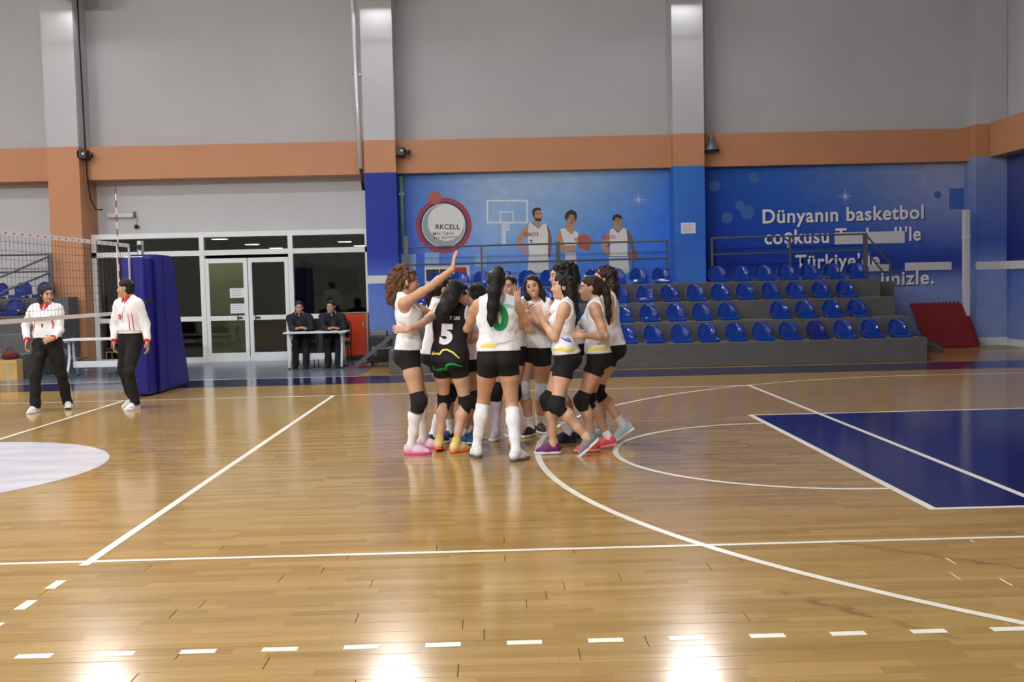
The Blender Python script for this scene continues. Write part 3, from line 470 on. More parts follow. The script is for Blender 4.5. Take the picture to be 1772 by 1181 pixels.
# ------------------------------------------------------------------ people: signed-distance bodies meshed with surface nets
V = lambda *a: np.array(a, dtype=float)
def nrm(v):
    v = np.asarray(v, float); return v / (np.linalg.norm(v) + 1e-9)
def rot(yaw, lean=0.0, roll=0.0):
    """columns: right, forward, up; yaw 0 faces +x, lean tips forward, roll tips to the right"""
    y = math.radians(yaw)
    f = V(math.cos(y), math.sin(y), 0); r = V(math.sin(y), -math.cos(y), 0); u = V(0, 0, 1)
    a = math.radians(lean); f, u = f*math.cos(a) - u*math.sin(a), u*math.cos(a) + f*math.sin(a)
    b = math.radians(roll); r, u = r*math.cos(b) - u*math.sin(b), u*math.cos(b) + r*math.sin(b)
    return np.stack([r, f, u], 1)

# a primitive is (kind, data, k, sign); evaluated only inside its own box
def cone(a, b, r1, r2, k=.02, fl=None):            # round cone; fl=(axis, s): flattened along axis
    return ('c', (np.asarray(a, float), np.asarray(b, float), r1, r2, fl), k, 1)
def ell(c, R, rad, k=.02, sign=1):
    return ('e', (np.asarray(c, float), R, np.asarray(rad, float)), k, sign)
def prim_box(p):
    if p[0] == 'c':
        a, b, r1, r2, fl = p[1]; r = max(r1, r2)
        return np.minimum(a, b) - r, np.maximum(a, b) + r
    c, R, rad = p[1]; r = np.abs(R) @ rad
    return c - r, c + r
def prim_eval(p, X, Y, Z):
    if p[0] == 'c':
        a, b, r1, r2, fl = p[1]
        px, py, pz = X - a[0], Y - a[1], Z - a[2]
        d = b - a
        if fl is not None:
            ax, s = fl
            t = (px*ax[0] + py*ax[1] + pz*ax[2])*(1/s - 1)
            px = px + t*ax[0]; py = py + t*ax[1]; pz = pz + t*ax[2]
            d = d + ax*(d @ ax)*(1/s - 1)
        L2 = float(d @ d) + 1e-9
        h = np.clip((px*d[0] + py*d[1] + pz*d[2])/L2, 0, 1)
        q = np.sqrt((px - h*d[0])**2 + (py - h*d[1])**2 + (pz - h*d[2])**2)
        q = q - (r1 + (r2 - r1)*h)
        return q*(fl[1]**.5 if fl is not None else 1)
    c, R, rad = p[1]
    px, py, pz = X - c[0], Y - c[1], Z - c[2]
    k0 = 0; k1 = 0
    for i in range(3):
        w = px*R[0, i] + py*R[1, i] + pz*R[2, i]
        k0 = k0 + (w/rad[i])**2; k1 = k1 + (w/rad[i]**2)**2
    k0 = np.sqrt(k0); k1 = np.sqrt(k1) + 1e-6
    return k0*(k0 - 1)/k1
class Field:
    def __init__(s, lo, hi, h):
        s.h = h; s.lo = np.asarray(lo, float)
        n = np.ceil((np.asarray(hi) - s.lo)/h).astype(int) + 1
        s.ax = [(s.lo[i] + h*np.arange(n[i])).astype(np.float32) for i in range(3)]
        s.f = np.full(n, .12, np.float32)
    @classmethod
    def around(cls, prims, h, pad=.04):
        bb = [prim_box(p) for p in prims if p[3] > 0]
        return cls(np.min([b[0] for b in bb], 0) - pad, np.max([b[1] for b in bb], 0) + pad, h)
    def xyz(s, sl=None):
        sl = sl or (slice(None),)*3
        return s.ax[0][sl[0]][:, None, None], s.ax[1][sl[1]][None, :, None], s.ax[2][sl[2]][None, None, :]
    def add(s, prims, off=0.0, margin=.05):
        for p in prims:
            lo, hi = prim_box(p); m = margin + p[2] + max(off, 0)
            sl = []
            for i in range(3):
                i0 = int(np.clip(math.floor((lo[i] - m - s.lo[i])/s.h), 0, len(s.ax[i])))
                i1 = int(np.clip(math.ceil((hi[i] + m - s.lo[i])/s.h) + 1, 0, len(s.ax[i])))
                sl.append(slice(i0, i1))
            if any(q.stop <= q.start for q in sl): continue
            sl = tuple(sl)
            d = prim_eval(p, *s.xyz(sl)).astype(np.float32) - np.float32(off)
            a = s.f[sl]; k = p[2]
            if p[3] > 0:
                g = np.maximum(k - np.abs(a - d), 0)/k
                s.f[sl] = np.minimum(a, d) - g*g*k*.25
            else:
                g = np.maximum(k - np.abs(a + d), 0)/k
                s.f[sl] = np.maximum(a, -d) + g*g*k*.25
        return s
    def plane(s, o, n):                     # keep the side where (p-o).n < 0
        X, Y, Z = s.xyz()
        s.f = np.maximum(s.f, ((X - o[0])*n[0] + (Y - o[1])*n[1] + (Z - o[2])*n[2]).astype(np.float32)); return s
    def noise(s, amp, freq, seed=0):
        X, Y, Z = s.xyz(); r = np.random.RandomState(seed); d = 0
        for i in range(5):
            v = r.normal(size=3); v = v/np.linalg.norm(v)*freq*(1 + .35*i); ph = r.uniform(0, 6.28)
            d = d + np.sin(X*v[0] + Y*v[1] + Z*v[2] + ph)
        s.f = s.f + np.float32(amp/2)*d.astype(np.float32); return s
    def strands(s, amp, freq):              # fine vertical locks
        X, Y, Z = s.xyz()
        s.f = s.f + (np.float32(amp)*(np.sin((X*.8 + Y*.6)*freq + 3*np.sin(Z*14)) + .6*np.sin((X*.5 - Y*.85)*freq*1.7 + 2*np.sin(Z*19 + 1)))).astype(np.float32); return s
    def mesh(s):
        f = s.f; ins = f < 0
        c = np.zeros(np.array(f.shape) - 1, np.int8)
        for dx in (0, 1):
            for dy in (0, 1):
                for dz in (0, 1):
                    c += ins[dx:f.shape[0]-1+dx, dy:f.shape[1]-1+dy, dz:f.shape[2]-1+dz]
        act = (c > 0) & (c < 8)
        I = np.argwhere(act)
        idx = np.full(act.shape, -1, np.int32); idx[act] = np.arange(len(I))
        acc = np.zeros((len(I), 3)); cnt = np.zeros(len(I))
        corners = [V(a, b, d).astype(int) for a in (0, 1) for b in (0, 1) for d in (0, 1)]
        val = {tuple(q): f[I[:, 0]+q[0], I[:, 1]+q[1], I[:, 2]+q[2]] for q in corners}
        for axis in range(3):
            for q in corners:
                if q[axis]: continue
                q2 = q.copy(); q2[axis] = 1
                a, b = val[tuple(q)], val[tuple(q2)]
                m = (a < 0) != (b < 0)
                t = np.zeros_like(a); t[m] = a[m]/(a[m] - b[m])
                pos = np.repeat(q[None].astype(float), len(I), 0); pos[:, axis] = t
                acc[m] += pos[m]; cnt[m] += 1
        P = (I + acc/np.maximum(cnt, 1)[:, None])*s.h + s.lo
        quads = []
        for axis in range(3):
            sl0 = [slice(None)]*3; sl1 = [slice(None)]*3
            sl0[axis] = slice(0, -1); sl1[axis] = slice(1, None)
            a, b = ins[tuple(sl0)], ins[tuple(sl1)]
            E = np.argwhere(a != b)
            u, v = (axis+1) % 3, (axis+2) % 3
            ok = (E[:, u] > 0) & (E[:, v] > 0) & (E[:, u] < f.shape[u]-1) & (E[:, v] < f.shape[v]-1)
            E = E[ok]; flip = ~a[tuple(E.T)]
            du = np.zeros(3, int); du[u] = 1; dv = np.zeros(3, int); dv[v] = 1
            Q = np.stack([idx[tuple((E-du-dv).T)], idx[tuple((E-dv).T)], idx[tuple(E.T)], idx[tuple((E-du).T)]], 1)
            Q[flip] = Q[flip][:, ::-1]; quads.append(Q)
        return P, np.concatenate(quads)

def quad_mesh(name, P, Q, material, parent, colors=None):
    me = bpy.data.meshes.new(name)
    me.vertices.add(len(P)); me.vertices.foreach_set('co', np.asarray(P, np.float32).ravel())
    n = len(Q); me.loops.add(n*4); me.loops.foreach_set('vertex_index', np.asarray(Q, np.int32).ravel())
    me.polygons.add(n)
    me.polygons.foreach_set('loop_start', np.arange(0, n*4, 4, dtype=np.int32))
    me.polygons.foreach_set('use_smooth', np.ones(n, bool))
    me.update(calc_edges=True)
    if colors is not None:
        at = me.color_attributes.new('tint', 'FLOAT_COLOR', 'POINT')
        at.data.foreach_set('color', np.concatenate([colors, np.ones((len(P), 1))], 1).astype(np.float32).ravel())
    me.materials.append(material)
    o = bpy.data.objects.new(name, me); COL.objects.link(o); o.parent = parent
    return o

def ik(a, t, l1, l2, hint):
    a, t = np.asarray(a, float), np.asarray(t, float)
    d = t - a; L = np.linalg.norm(d); Lm = (l1 + l2)*.998
    if L > Lm: t = a + d/L*Lm; d = t - a; L = Lm
    L = max(L, abs(l1 - l2) + .02)
    x = (l1*l1 - l2*l2 + L*L)/(2*L); y = math.sqrt(max(l1*l1 - x*x, 0))
    e = d/np.linalg.norm(d); h = np.asarray(hint, float) - a; h = nrm(h - e*(h @ e))
    return a + e*x + h*y, t

def hand_prims(w, d, n, side, curl, s):
    """wrist w, pointing direction d, palm normal n (palm faces n), side +1 = right hand"""
    d = nrm(d); n = nrm(n - d*(n @ d)); x = np.cross(d, n)*side   # x towards the thumb
    P = []
    pc = w + d*.05*s
    P.append(cone(w - d*.01*s, w + d*.03*s, .024*s, .026*s, .015, (n, .62)))
    P.append(cone(w + d*.035*s + x*.006*s, w + d*.08*s + x*.004*s, .036*s, .037*s, .015, (n, .38)))
    for off, ln, b in ((.027, .070, .0), (.009, .078, .0), (-.010, .072, .0), (-.028, .056, .0)):
        a0 = w + d*.088*s + x*off*s; dd = nrm(d + x*off*4.5)
        c1 = curl; p = a0; dirn = dd
        for q, fr in enumerate((.42, .32, .26)):
            ang = math.radians(c1*(.7 + .25*q)); ax = n
            dirn = nrm(dirn*math.cos(ang) + ax*math.sin(ang))
            p2 = p + dirn*ln*fr*s
            P.append(cone(p, p2, (.0088 - .0008*q)*s, (.0082 - .0008*q)*s, .005)); p = p2
    t0 = w + d*.022*s + x*.022*s; t1 = t0 + nrm(d*.55 + x*.8 + n*.25)*.042*s; t2 = t1 + nrm(d*.9 + x*.35 + n*.3)*.032*s
    P.append(cone(t0, t1, .014*s, .0105*s, .012)); P.append(cone(t1, t2, .010*s, .0085*s, .006))
    return P

SKIN_H = .0052
def build_person(sp):
    """sp: joints in world metres. Returns the Empty that carries the body, its clothes and hair."""
    s = sp['H']/1.70; male = sp.get('male', False)
    base = V(*sp['base'], 0)
    W_ = lambda p: V(*p) - base
    root = bpy.data.objects.new('person', None); COL.objects.link(root); root.location = base
    root.empty_display_size = .1
    root['label'] = sp['label']; root['category'] = 'person'; root['group'] = sp['group']
    phi = sp['phi']; P0 = W_(sp['pel'])
    Rp = rot(phi, sp.get('plean', sp.get('lean', 0)*.5), sp.get('roll', 0)*.5)
    Rc = rot(phi + sp.get('twist', 0), sp.get('lean', 0), sp.get('roll', 0))
    wsh = .168 if not male else .19
    at = lambda o, R, *v: o + R @ (V(*v)*s)
    wst = at(P0, Rp, 0, 0, .115)
    nb = at(wst, Rc, 0, -.012, .372)
    Rh = rot(*sp['head'])
    hc = at(nb, Rc, 0, .012, .03) + Rh @ V(0, .022*s, .118*s)
    hips = [at(P0, Rp, -.082, 0, -.035), at(P0, Rp, .082, 0, -.035)]
    shs = [at(wst, Rc, -wsh, -.005, .325), at(wst, Rc, wsh, -.005, .325)]
    up_p, up_c, fw_c = Rp[:, 2], Rc[:, 2], Rc[:, 1]
    ankles = []; knees = []
    for i in (0, 1):
        ft = sp['feet'][i]
        k, a = ik(hips[i], W_(ft[0]), .425*s, .405*s, W_(ft[3]) if len(ft) > 3 and ft[3] else hips[i] + rot(ft[1])[:, 1]*1.0 + V(0, 0, -.2))
        knees.append(k); ankles.append(a)
    elb = []; wr = []
    for i in (0, 1):
        hd = sp['hands'][i]
        e, w = ik(shs[i], W_(hd[0]), .285*s, .25*s, W_(hd[1]))
        elb.append(e); wr.append(w)
    g = 1.0 if not male else 1.08
    lat = (Rc[:, 1], .74)
    latp = (Rp[:, 1], .86)
    fat = sp.get('build', 1.0)
    torso = [cone(at(P0, Rp, -.062, 0, .0), at(P0, Rp, .062, 0, .0), .112*s*fat, .112*s*fat, .04, latp),
             cone(at(P0, Rp, -.03, 0, .10), at(P0, Rp, .03, 0, .10), .105*s*fat, .105*s*fat, .06, (Rp[:, 1], .8)),
             cone(at(wst, Rc, -.035, .004, .06), at(wst, Rc, .035, .004, .06), .10*s*fat*g, .10*s*fat*g, .06, lat),
             cone(at(wst, Rc, -.052*g, .0, .20), at(wst, Rc, .052*g, .0, .20), .118*s*g, .118*s*g, .07, lat),
             cone(at(wst, Rc, -.085*g, -.008, .28), at(wst, Rc, .085*g, -.008, .28), .082*s*g, .082*s*g, .05, (Rc[:, 1], .85)),
             cone(at(wst, Rc, -.13*g, -.008, .325), at(wst, Rc, .13*g, -.008, .325), .046*s*g, .046*s*g, .05)]
    if not male:
        torso += [ell(at(wst, Rc, q*.062, .076, .205), Rc, V(.058, .05, .055)*s, .035) for q in (-1, 1)]
    glut = [ell(at(P0, Rp, q*.066, -.052, -.045), Rp, V(.082, .085, .088)*s*fat, .04) for q in (-1, 1)]
    stub = [cone(at(wst, Rc, q*.135, -.006, .322), shs[(q+1)//2]*.8 + elb[(q+1)//2]*.2, .050*s*g, .045*s*g, .03) for q in (-1, 1)]
    trap = [cone(at(nb, Rc, q*.02, -.012, .045), at(nb, Rc, q*.12, -.004, -.045), .036*s*g, .035*s*g, .04) for q in (-1, 1)]
    neck = [cone(at(nb, Rc, 0, -.004, -.03), hc + Rh @ V(0, -.02*s, -.06*s), .05*s*g, .046*s*g, .03)]
    def hd(x, y, z): return hc + Rh @ (V(x, y, z)*s)
    head = [ell(hd(0, -.015, .03), Rh, V(.073, .092, .084)*s, .03),
            ell(hd(0, .026, -.035), Rh, V(.057, .062, .082)*s, .03),
            cone(hd(0, .03, -.062), hd(0, .066, -.093), .041*s, .023*s, .025),
            cone(hd(-.028, .071, .024), hd(.028, .071, .024), .014*s, .014*s, .02),
            ell(hd(-.034, .058, -.03), Rh, V(.024, .024, .028)*s, .025), ell(hd(.034, .058, -.03), Rh, V(.024, .024, .028)*s, .025),
            ('e', (hd(-.031, .098, .003), Rh, V(.018, .02, .012)*s), .014, -1), ('e', (hd(.031, .098, .003), Rh, V(.018, .02, .012)*s), .014, -1),
            cone(hd(0, .084, .006), hd(0, .100, -.032), .0075*s, .0105*s, .012),
            cone(hd(-.012, .089, -.035), hd(.012, .089, -.035), .008*s, .008*s, .008),
            cone(hd(-.017, .083, -.059), hd(.017, .083, -.059), .0085*s, .0085*s, .006),
            cone(hd(-.014, .081, -.069), hd(.014, .081, -.069), .009*s, .009*s, .006),
            ell(hd(-.074, -.006, -.008), Rh, V(.011, .02, .031)*s, .008), ell(hd(.074, -.006, -.008), Rh, V(.011, .02, .031)*s, .008)]
    arms = []
    for i in (0, 1):
        S, E, Wt = shs[i], elb[i], wr[i]
        arms += [cone(S, S*.35 + E*.65, .047*s*g, .041*s*g, .03), cone(S*.35 + E*.65, E, .041*s*g, .034*s*g, .02),
                 cone(E, E*.68 + Wt*.32, .035*s*g, .037*s*g, .02), cone(E*.68 + Wt*.32, Wt, .037*s*g, .024*s*g, .02)]
    hands = []
    for i in (0, 1):
        hdn = sp['hands'][i]
        hands += hand_prims(wr[i], V(*hdn[2]), V(*hdn[3]), 1 if i else -1, hdn[4] if len(hdn) > 4 else 18, s)
    thigh = []; shin = []
    lf = sp.get('legs', 1.0)
    for i in (0, 1):
        Hp, K, A = hips[i], knees[i], ankles[i]
        kd = nrm(K - (Hp + A)/2) if np.linalg.norm(K - (Hp + A)/2) > .01 else rot(sp['feet'][i][1])[:, 1]
        kd = rot(sp['feet'][i][1])[:, 1] if np.linalg.norm(K - (Hp + A)/2) < .03 else kd
        thigh.append([cone(Hp, Hp*.6 + K*.4, .088*s*fat*lf, .077*s*fat*lf, .03), cone(Hp*.6 + K*.4, K + (Hp - K)*.08, .077*s*fat*lf, .054*s*lf, .03)])
        shin.append([cone(K + kd*.006, K*.9 + A*.1, .052*s*lf, .047*s*lf, .03), cone(K*.92 + A*.08 - kd*.012, K*.68 + A*.32 - kd*.016, .046*s*lf, .053*s*lf, .03),
                     cone(K*.68 + A*.32 - kd*.016, K*.3 + A*.7 - kd*.004, .053*s*lf, .037*s*lf, .03), cone(K*.3 + A*.7, A, .037*s*lf, .034*s, .03)])
    feet = []; Rf = []
    for i in (0, 1):
        ft = sp['feet'][i]; R = rot(ft[1], ft[2] if len(ft) > 2 else 0); Rf.append(R); A = ankles[i]
        feet.append([cone(A, A + R @ (V(0, -.02, -.05)*s), .034*s, .032*s, .02), cone(A + R @ (V(0, -.01, -.045)*s), A + R @ (V(0, .12, -.062)*s), .034*s, .022*s, .02)])
    legs = sum(thigh, []) + sum(shin, []) + sum(feet, [])
    allp = torso + glut + trap + neck + stub + arms + legs + hands
    F = Field.around(allp + head, sp.get('res', SKIN_H)); F.add(allp); F.add(head)
    Pv, Q = F.mesh()
    # face colour: lips and brows belong to the skin itself
    skin = np.array(sp['skin']); col = np.repeat(skin[None], len(Pv), 0)
    L = (Pv - hc) @ Rh / s
    lips = np.exp(-((L[:, 0]/.022)**4 + ((L[:, 2] + .064)/.0105)**4))*(L[:, 1] > .06)
    col = col*(1 - lips[:, None]*.75) + np.array(sp.get('lips', (.32, .09, .08)))[None]*lips[:, None]*.75
    if sp.get('smile'):
        te = np.exp(-((L[:, 0]/.017)**4 + ((L[:, 2] + .063)/.006)**4))*(L[:, 1] > .06)
        col = col*(1 - te[:, None]) + np.array((.75, .72, .68))[None]*te[:, None]
    for q in (-1, 1):
        br = np.exp(-(((L[:, 0] - q*.032)/.019)**4 + ((L[:, 2] - .025 + abs(0)*0)/.006)**4))*(L[:, 1] > .05)
        col = col*(1 - br[:, None]*.8) + np.array((.02, .014, .01))[None]*br[:, None]*.8
    if sp.get('beard'):
        bd = (L[:, 1] > .0)*np.exp(-(np.abs(L[:, 2] + .085)/.04)**4)*.35
        col = col*(1 - bd[:, None]) + np.array((.03, .025, .02))[None]*bd[:, None]
    body = quad_mesh('body', Pv, Q, MAT['skin'], root, col)
    for q in (-1, 1):
        add_eye(hd(q*.031, .0775, .003), Rh, .0105*s, root)
    # ---- clothes
    wear = sp['wear']; h = .008
    def cloth(name, prims, off, mat, cuts=(), subs=(), nz=0, hh=h, parent=root, cols=None, seed=1, hole=None):
        f = Field.around(prims, hh, .05 + off); f.add(prims, off, .06)
        if nz: f.noise(nz, 38, seed)
        for o, n in cuts: f.plane(o, n)
        if hole:                                    # armholes: cut away what lies outside the shoulder line above the armpit
            X, Y, Z = f.xyz(); o, u_, r_, w_ = hole[:4]
            dz = (X - o[0])*u_[0] + (Y - o[1])*u_[1] + (Z - o[2])*u_[2]; dx = np.abs((X - o[0])*r_[0] + (Y - o[1])*r_[1] + (Z - o[2])*r_[2]) - w_
            cut = (dx - .65*np.maximum(-dz, 0)).astype(np.float32)
            f.f = np.maximum(f.f, cut if len(hole) < 5 else np.maximum(np.abs(cut) - np.float32(hole[4]), (-.075 - dz).astype(np.float32)))
        if subs: f.add(subs)
        P, Q = f.mesh()
        if len(P) < 20: return None
        return quad_mesh(name, P, Q, mat, parent)
    out = {}
    sub_neck = [('e', (at(nb, Rc, 0, .022, .055), Rc, V(.078, .085, .085)*s), .01, -1)]
    if 'jersey' in wear:
        j = wear['jersey']; hem = at(P0, Rp, 0, 0, j.get('hem', .02))
        w = .166*s
        cuts = [(hem, -up_p)]; hole = (at(wst, Rc, 0, 0, .262), up_c, Rc[:, 0], .157*s)
        loose = [cone(at(P0, Rp, -.05, 0, .06), at(P0, Rp, .05, 0, .06), .112*s*fat, .112*s*fat, .05, (Rp[:, 1], .85))]
        out['jersey'] = cloth('jersey', torso + loose + trap + stub + [glut[0], glut[1], thigh[0][0], thigh[1][0]], .013, MAT[j['mat']], cuts, sub_neck, .0025, seed=sp.get('seed', 1), hole=hole)
        if 'trim' in j:
            for q in (-1, 1):
                cloth('armhole_trim', torso[3:] + trap + stub, .0165, MAT[j['trim']], [(at(wst, Rc, q*.10, 0, .3), -q*Rc[:, 0])], sub_neck, parent=out['jersey'], hh=.006, hole=hole + (.009,))
    if 'shirt' in wear:
        j = wear['shirt']; hem = at(P0, Rp, 0, 0, j.get('hem', .07))
        cuts = [(hem, -up_p)]
        fsl = []
        for i in (0, 1):
            S, E, Wt = shs[i], elb[i], wr[i]; Wc = Wt*.9 + E*.1
            fsl += [cone(S, E, .051*s*g, .046*s*g, .03), cone(E, Wc, .046*s*g, .035*s*g, .02)]
        f = Field.around(torso + fsl, h, .07); f.add(torso + trap + stub + [cone(at(P0, Rp, -.055, 0, .10), at(P0, Rp, .055, 0, .10), .108*s*fat, .108*s*fat, .05, (Rp[:, 1], .85))], .011, .06)
        f.plane(hem, -up_p)
        f2 = Field(f.lo, f.lo + (np.array(f.f.shape) - 1)*f.h - 1e-6, f.h)
        f2.f = np.full(f.f.shape, .12, np.float32); f2.add(fsl, .006, .06)
        for i in (0, 1):
            dirw = nrm(wr[i] - elb[i]); X, Y, Z = f2.xyz(); o = wr[i] - dirw*.012
            cut = ((X - o[0])*dirw[0] + (Y - o[1])*dirw[1] + (Z - o[2])*dirw[2]).astype(np.float32)
            near = np.sqrt((X - wr[i][0])**2 + (Y - wr[i][1])**2 + (Z - wr[i][2])**2) < .14
            f2.f = np.where(near, np.maximum(f2.f, cut), f2.f)
        a, d, k = f.f, f2.f, .03
        gg = np.maximum(k - np.abs(a - d), 0)/k; f.f = np.minimum(a, d) - gg*gg*k*.25
        f.noise(.003, 32, sp.get('seed', 1)); f.add(sub_neck)
        P, Q = f.mesh(); out['shirt'] = quad_mesh(j.get('name', 'shirt'), P, Q, MAT[j['mat']], root)
        if 'cuff' in j:
            for i in (0, 1):
                dirw = nrm(wr[i] - elb[i]); c0 = wr[i] - dirw*.012
                f = Field.around([cone(c0 - dirw*.02, c0, .04*s, .04*s)], .006); f.add([cone(c0 - dirw*.04, c0 + dirw*.03, .037*s*g, .034*s*g, .01)], .006)
                f.plane(c0 + dirw*.012, dirw); f.plane(c0 - dirw*.02, -dirw); P, Q = f.mesh(); quad_mesh('cuff', P, Q, MAT[j['cuff']], out['shirt'])
        if 'collar' in j:
            f = Field.around([cone(at(nb, Rc, 0, .0, 0), at(nb, Rc, 0, -.004, .05), .075*s, .07*s)], .006)
            f.add([cone(at(nb, Rc, 0, .012, -.03), at(nb, Rc, 0, -.002, .05), .082*s, .062*s, .01)], 0)
            f.plane(at(nb, Rc, 0, 0, .052), nrm(up_c - fw_c*.1)); f.plane(at(nb, Rc, 0, 0, -.012), -nrm(up_c + fw_c*.6))
            f.add([('e', (at(nb, Rc, 0, .085, .03), Rc, V(.022, .05, .09)*s), .008, -1)])
            P, Q = f.mesh(); quad_mesh('collar', P, Q, MAT[j['collar']], out['shirt'])
    if 'shorts' in wear:
        j = wear['shorts']; prims = [torso[0], torso[1]] + glut
        f = Field.around(prims + thigh[0][:1] + thigh[1][:1], h, .05)
        f.add(prims, .006)
        top = at(P0, Rp, 0, 0, min(.085, max(wear['jersey']['hem'] + .025, .02) if 'jersey' in wear else .085))
        for i in (0, 1):
            g2 = Field(f.lo, f.lo + (np.array(f.f.shape) - 1)*f.h - 1e-6, f.h); g2.f = np.full(f.f.shape, .12, np.float32)
            g2.add(thigh[i] , .007); ax = nrm(knees[i] - hips[i]); g2.plane(hips[i] + ax*j.get('len', .15)*s, ax)
            a, d, k = f.f, g2.f, .03; gg = np.maximum(k - np.abs(a - d), 0)/k; f.f = np.minimum(a, d) - gg*gg*k*.25
        f.plane(top, up_p); P, Q = f.mesh(); out['shorts'] = quad_mesh('shorts', P, Q, MAT[j['mat']], root)
    if 'trousers' in wear:
        j = wear['trousers']; prims = [torso[0], torso[1]] + glut
        tp = []
        for i in (0, 1):
            K, A = knees[i], ankles[i]
            tp += [cone(hips[i], K, .090*s*fat, .068*s, .03), cone(K, A + nrm(A - K)*.02, .068*s, .064*s, .03)]
        f = Field.around(prims + tp, h, .06); f.add(prims, .010); f.add(thigh[0] + thigh[1], .009); f.add(tp, .002); f.noise(.005, 26, sp.get('seed', 1) + 5)
        f.plane(at(P0, Rp, 0, 0, .085), up_p)
        for i in (0, 1):
            ax = nrm(ankles[i] - knees[i]); o = ankles[i] + ax*.035; X, Y, Z = f.xyz()
            near = np.sqrt((X - o[0])**2 + (Y - o[1])**2 + (Z - o[2])**2) < .16
            f.f = np.where(near, np.maximum(f.f, ((X-o[0])*ax[0] + (Y-o[1])*ax[1] + (Z-o[2])*ax[2]).astype(np.float32)), f.f)
        P, Q = f.mesh(); out['trousers'] = quad_mesh('trousers', P, Q, MAT[j['mat']], root)
        if 'belt' in j:
            f = Field.around(prims, .007, .04); f.add([torso[0], torso[1]], .019)
            f.plane(at(P0, Rp, 0, 0, .092), up_p); f.plane(at(P0, Rp, 0, 0, .052), -up_p); P, Q = f.mesh(); quad_mesh('belt', P, Q, MAT[j['belt']], out['trousers'])
    for i in (0, 1):
        K, A, Hp = knees[i], ankles[i], hips[i]
        if 'knee_pad' in wear and wear['knee_pad'][i]:
            tdir, sdir = nrm(Hp - K), nrm(A - K)
            kd = rot(sp['feet'][i][1])[:, 1]
            pr = [cone(Hp*.3 + K*.7, K, .060*s*lf, .055*s*lf, .03), cone(K, K*.72 + A*.28, .053*s*lf, .053*s*lf, .03), ell(K + kd*.03*s, np.eye(3), V(.045, .045, .065)*s, .03)]
            cloth('knee_pad', pr, .007, MAT[wear['knee_pad'][i]], [(K + tdir*.085*s, tdir), (K + sdir*.095*s, sdir)], nz=.002)
        if 'sock' in wear and wear['sock'][i]:
            hgt, m = wear['sock'][i]; ax = nrm(K - A)
            cloth('sock', shin[i] + feet[i][:1], .006, MAT[m], [(A + ax*hgt*s, ax)], hh=.007, nz=.001)
        # shoe
        A, R = ankles[i], Rf[i]; F3 = lambda x, y, z: A + R @ (V(x, y, z)*s)
        fsz = sp.get('shoe_size', 1.0)
        up = [cone(F3(0, -.032, -.042), F3(0, .06*fsz, -.05), .034*s, .036*s, .02), cone(F3(0, .06*fsz, -.052), F3(.002, .142*fsz, -.066), .038*s, .024*s, .02),
              cone(F3(0, -.022, -.03), F3(0, -.012, .012), .038*s, .036*s, .02), cone(F3(0, .02, -.015), F3(0, .10, -.045), .03*s, .024*s, .02)]
        upo = Field.around(up, .006).add(up, .004).plane(F3(0, 0, -.076), -R[:, 2]).plane(F3(0, -.02, .012), nrm(R[:, 2] - R[:, 1]*.15))
        P, Q = upo.mesh(); shoe_ = wear['shoe'][i] if isinstance(wear['shoe'][0], tuple) else wear['shoe']; sm, solem = shoe_[:2]
        sh = quad_mesh('shoe', P, Q, MAT[sm], root)
        fl = (R[:, 2], .30)
        so = [cone(F3(0, -.036, -.078), F3(0, .03, -.078), .036*s, .034*s, .02, None), cone(F3(0, .03, -.078), F3(.004, .10*fsz, -.078), .035*s, .045*s, .02), cone(F3(.004, .10*fsz, -.078), F3(.0, .155*fsz, -.076), .045*s, .028*s, .02)]
        f = Field.around(so, .006).add(so, .003).plane(F3(0, 0, -.066), R[:, 2]).plane(F3(0, 0, -.092), -R[:, 2]); P, Q = f.mesh(); quad_mesh('sole', P, Q, MAT[solem], sh)
        if len(shoe_) > 2 and shoe_[2]:
            lc = [cone(F3(q*.012, .035 + t*.022, -.0 - t*.011 + .004), F3(-q*.012, .043 + t*.022, -.003 - t*.011 + .004), .0045, .0045, .004) for t in range(4) for q in (1,)]
            f = Field.around(lc, .004, .02).add(lc, .0); P, Q = f.mesh()
            if len(P): quad_mesh('laces', P, Q, MAT[shoe_[2]], sh)
    # ---- hair
    hr = sp['hair']; t = hr.get('thick', 0.0)
    cap = [ell(hd(0, -.019, .034), Rh, V(.079 + t, .096 + t, .087 + t)*s, .02), ell(hd(0, -.05, -.03), Rh, V(.066 + t, .056 + t, .075)*s, .04)]
    chains = []
    for ch in hr.get('chains', ()):
        pts = [(W_(q[0]) if not isinstance(q[0], str) else None, q[1]) for q in ch]
        for (a, r1), (b, r2) in zip(pts, pts[1:]): chains.append(cone(a, b, r1, r2, .03))
    for ch in hr.get('local', ()):
        for (a, r1), (b, r2) in zip(ch, ch[1:]): chains.append(cone(hd(*a), hd(*b), r1*s, r2*s, .03))
    f = Field.around(cap + chains, .0065, .05); f.add(cap)
    n = Rh @ nrm(V(0, .838, -.546 if not male else -.42)); f.noise(.004, 60, 9); f.plane(hd(0, .086, hr.get('line', .07) + .008), n)
    # clear the ears and face
    f.add([('e', (hd(0, .075, -.03), Rh, V(.07, .085, .09)*s), .015, -1)])
    if chains: f.add(chains)
    c = hr.get('curl', 0)
    if c: f.noise(c, 75, 3); f.noise(c*.5, 140, 4)
    f.strands(.0009 + hr.get('strand', 0)*.3, 380)
    P, Q = f.mesh(); quad_mesh('hair', P, Q, MAT[hr['mat']], root)
    if 'band' in hr:
        bm_ = [cone(hd(x0, y0, z0), hd(x1, y1, z1), .008, .008, .01) for (x0, y0, z0), (x1, y1, z1) in hr['band'][1]]
        f = Field.around(bm_, .005, .02).add(bm_); P, Q = f.mesh(); quad_mesh('hair_band', P, Q, MAT[hr['band'][0]], root)
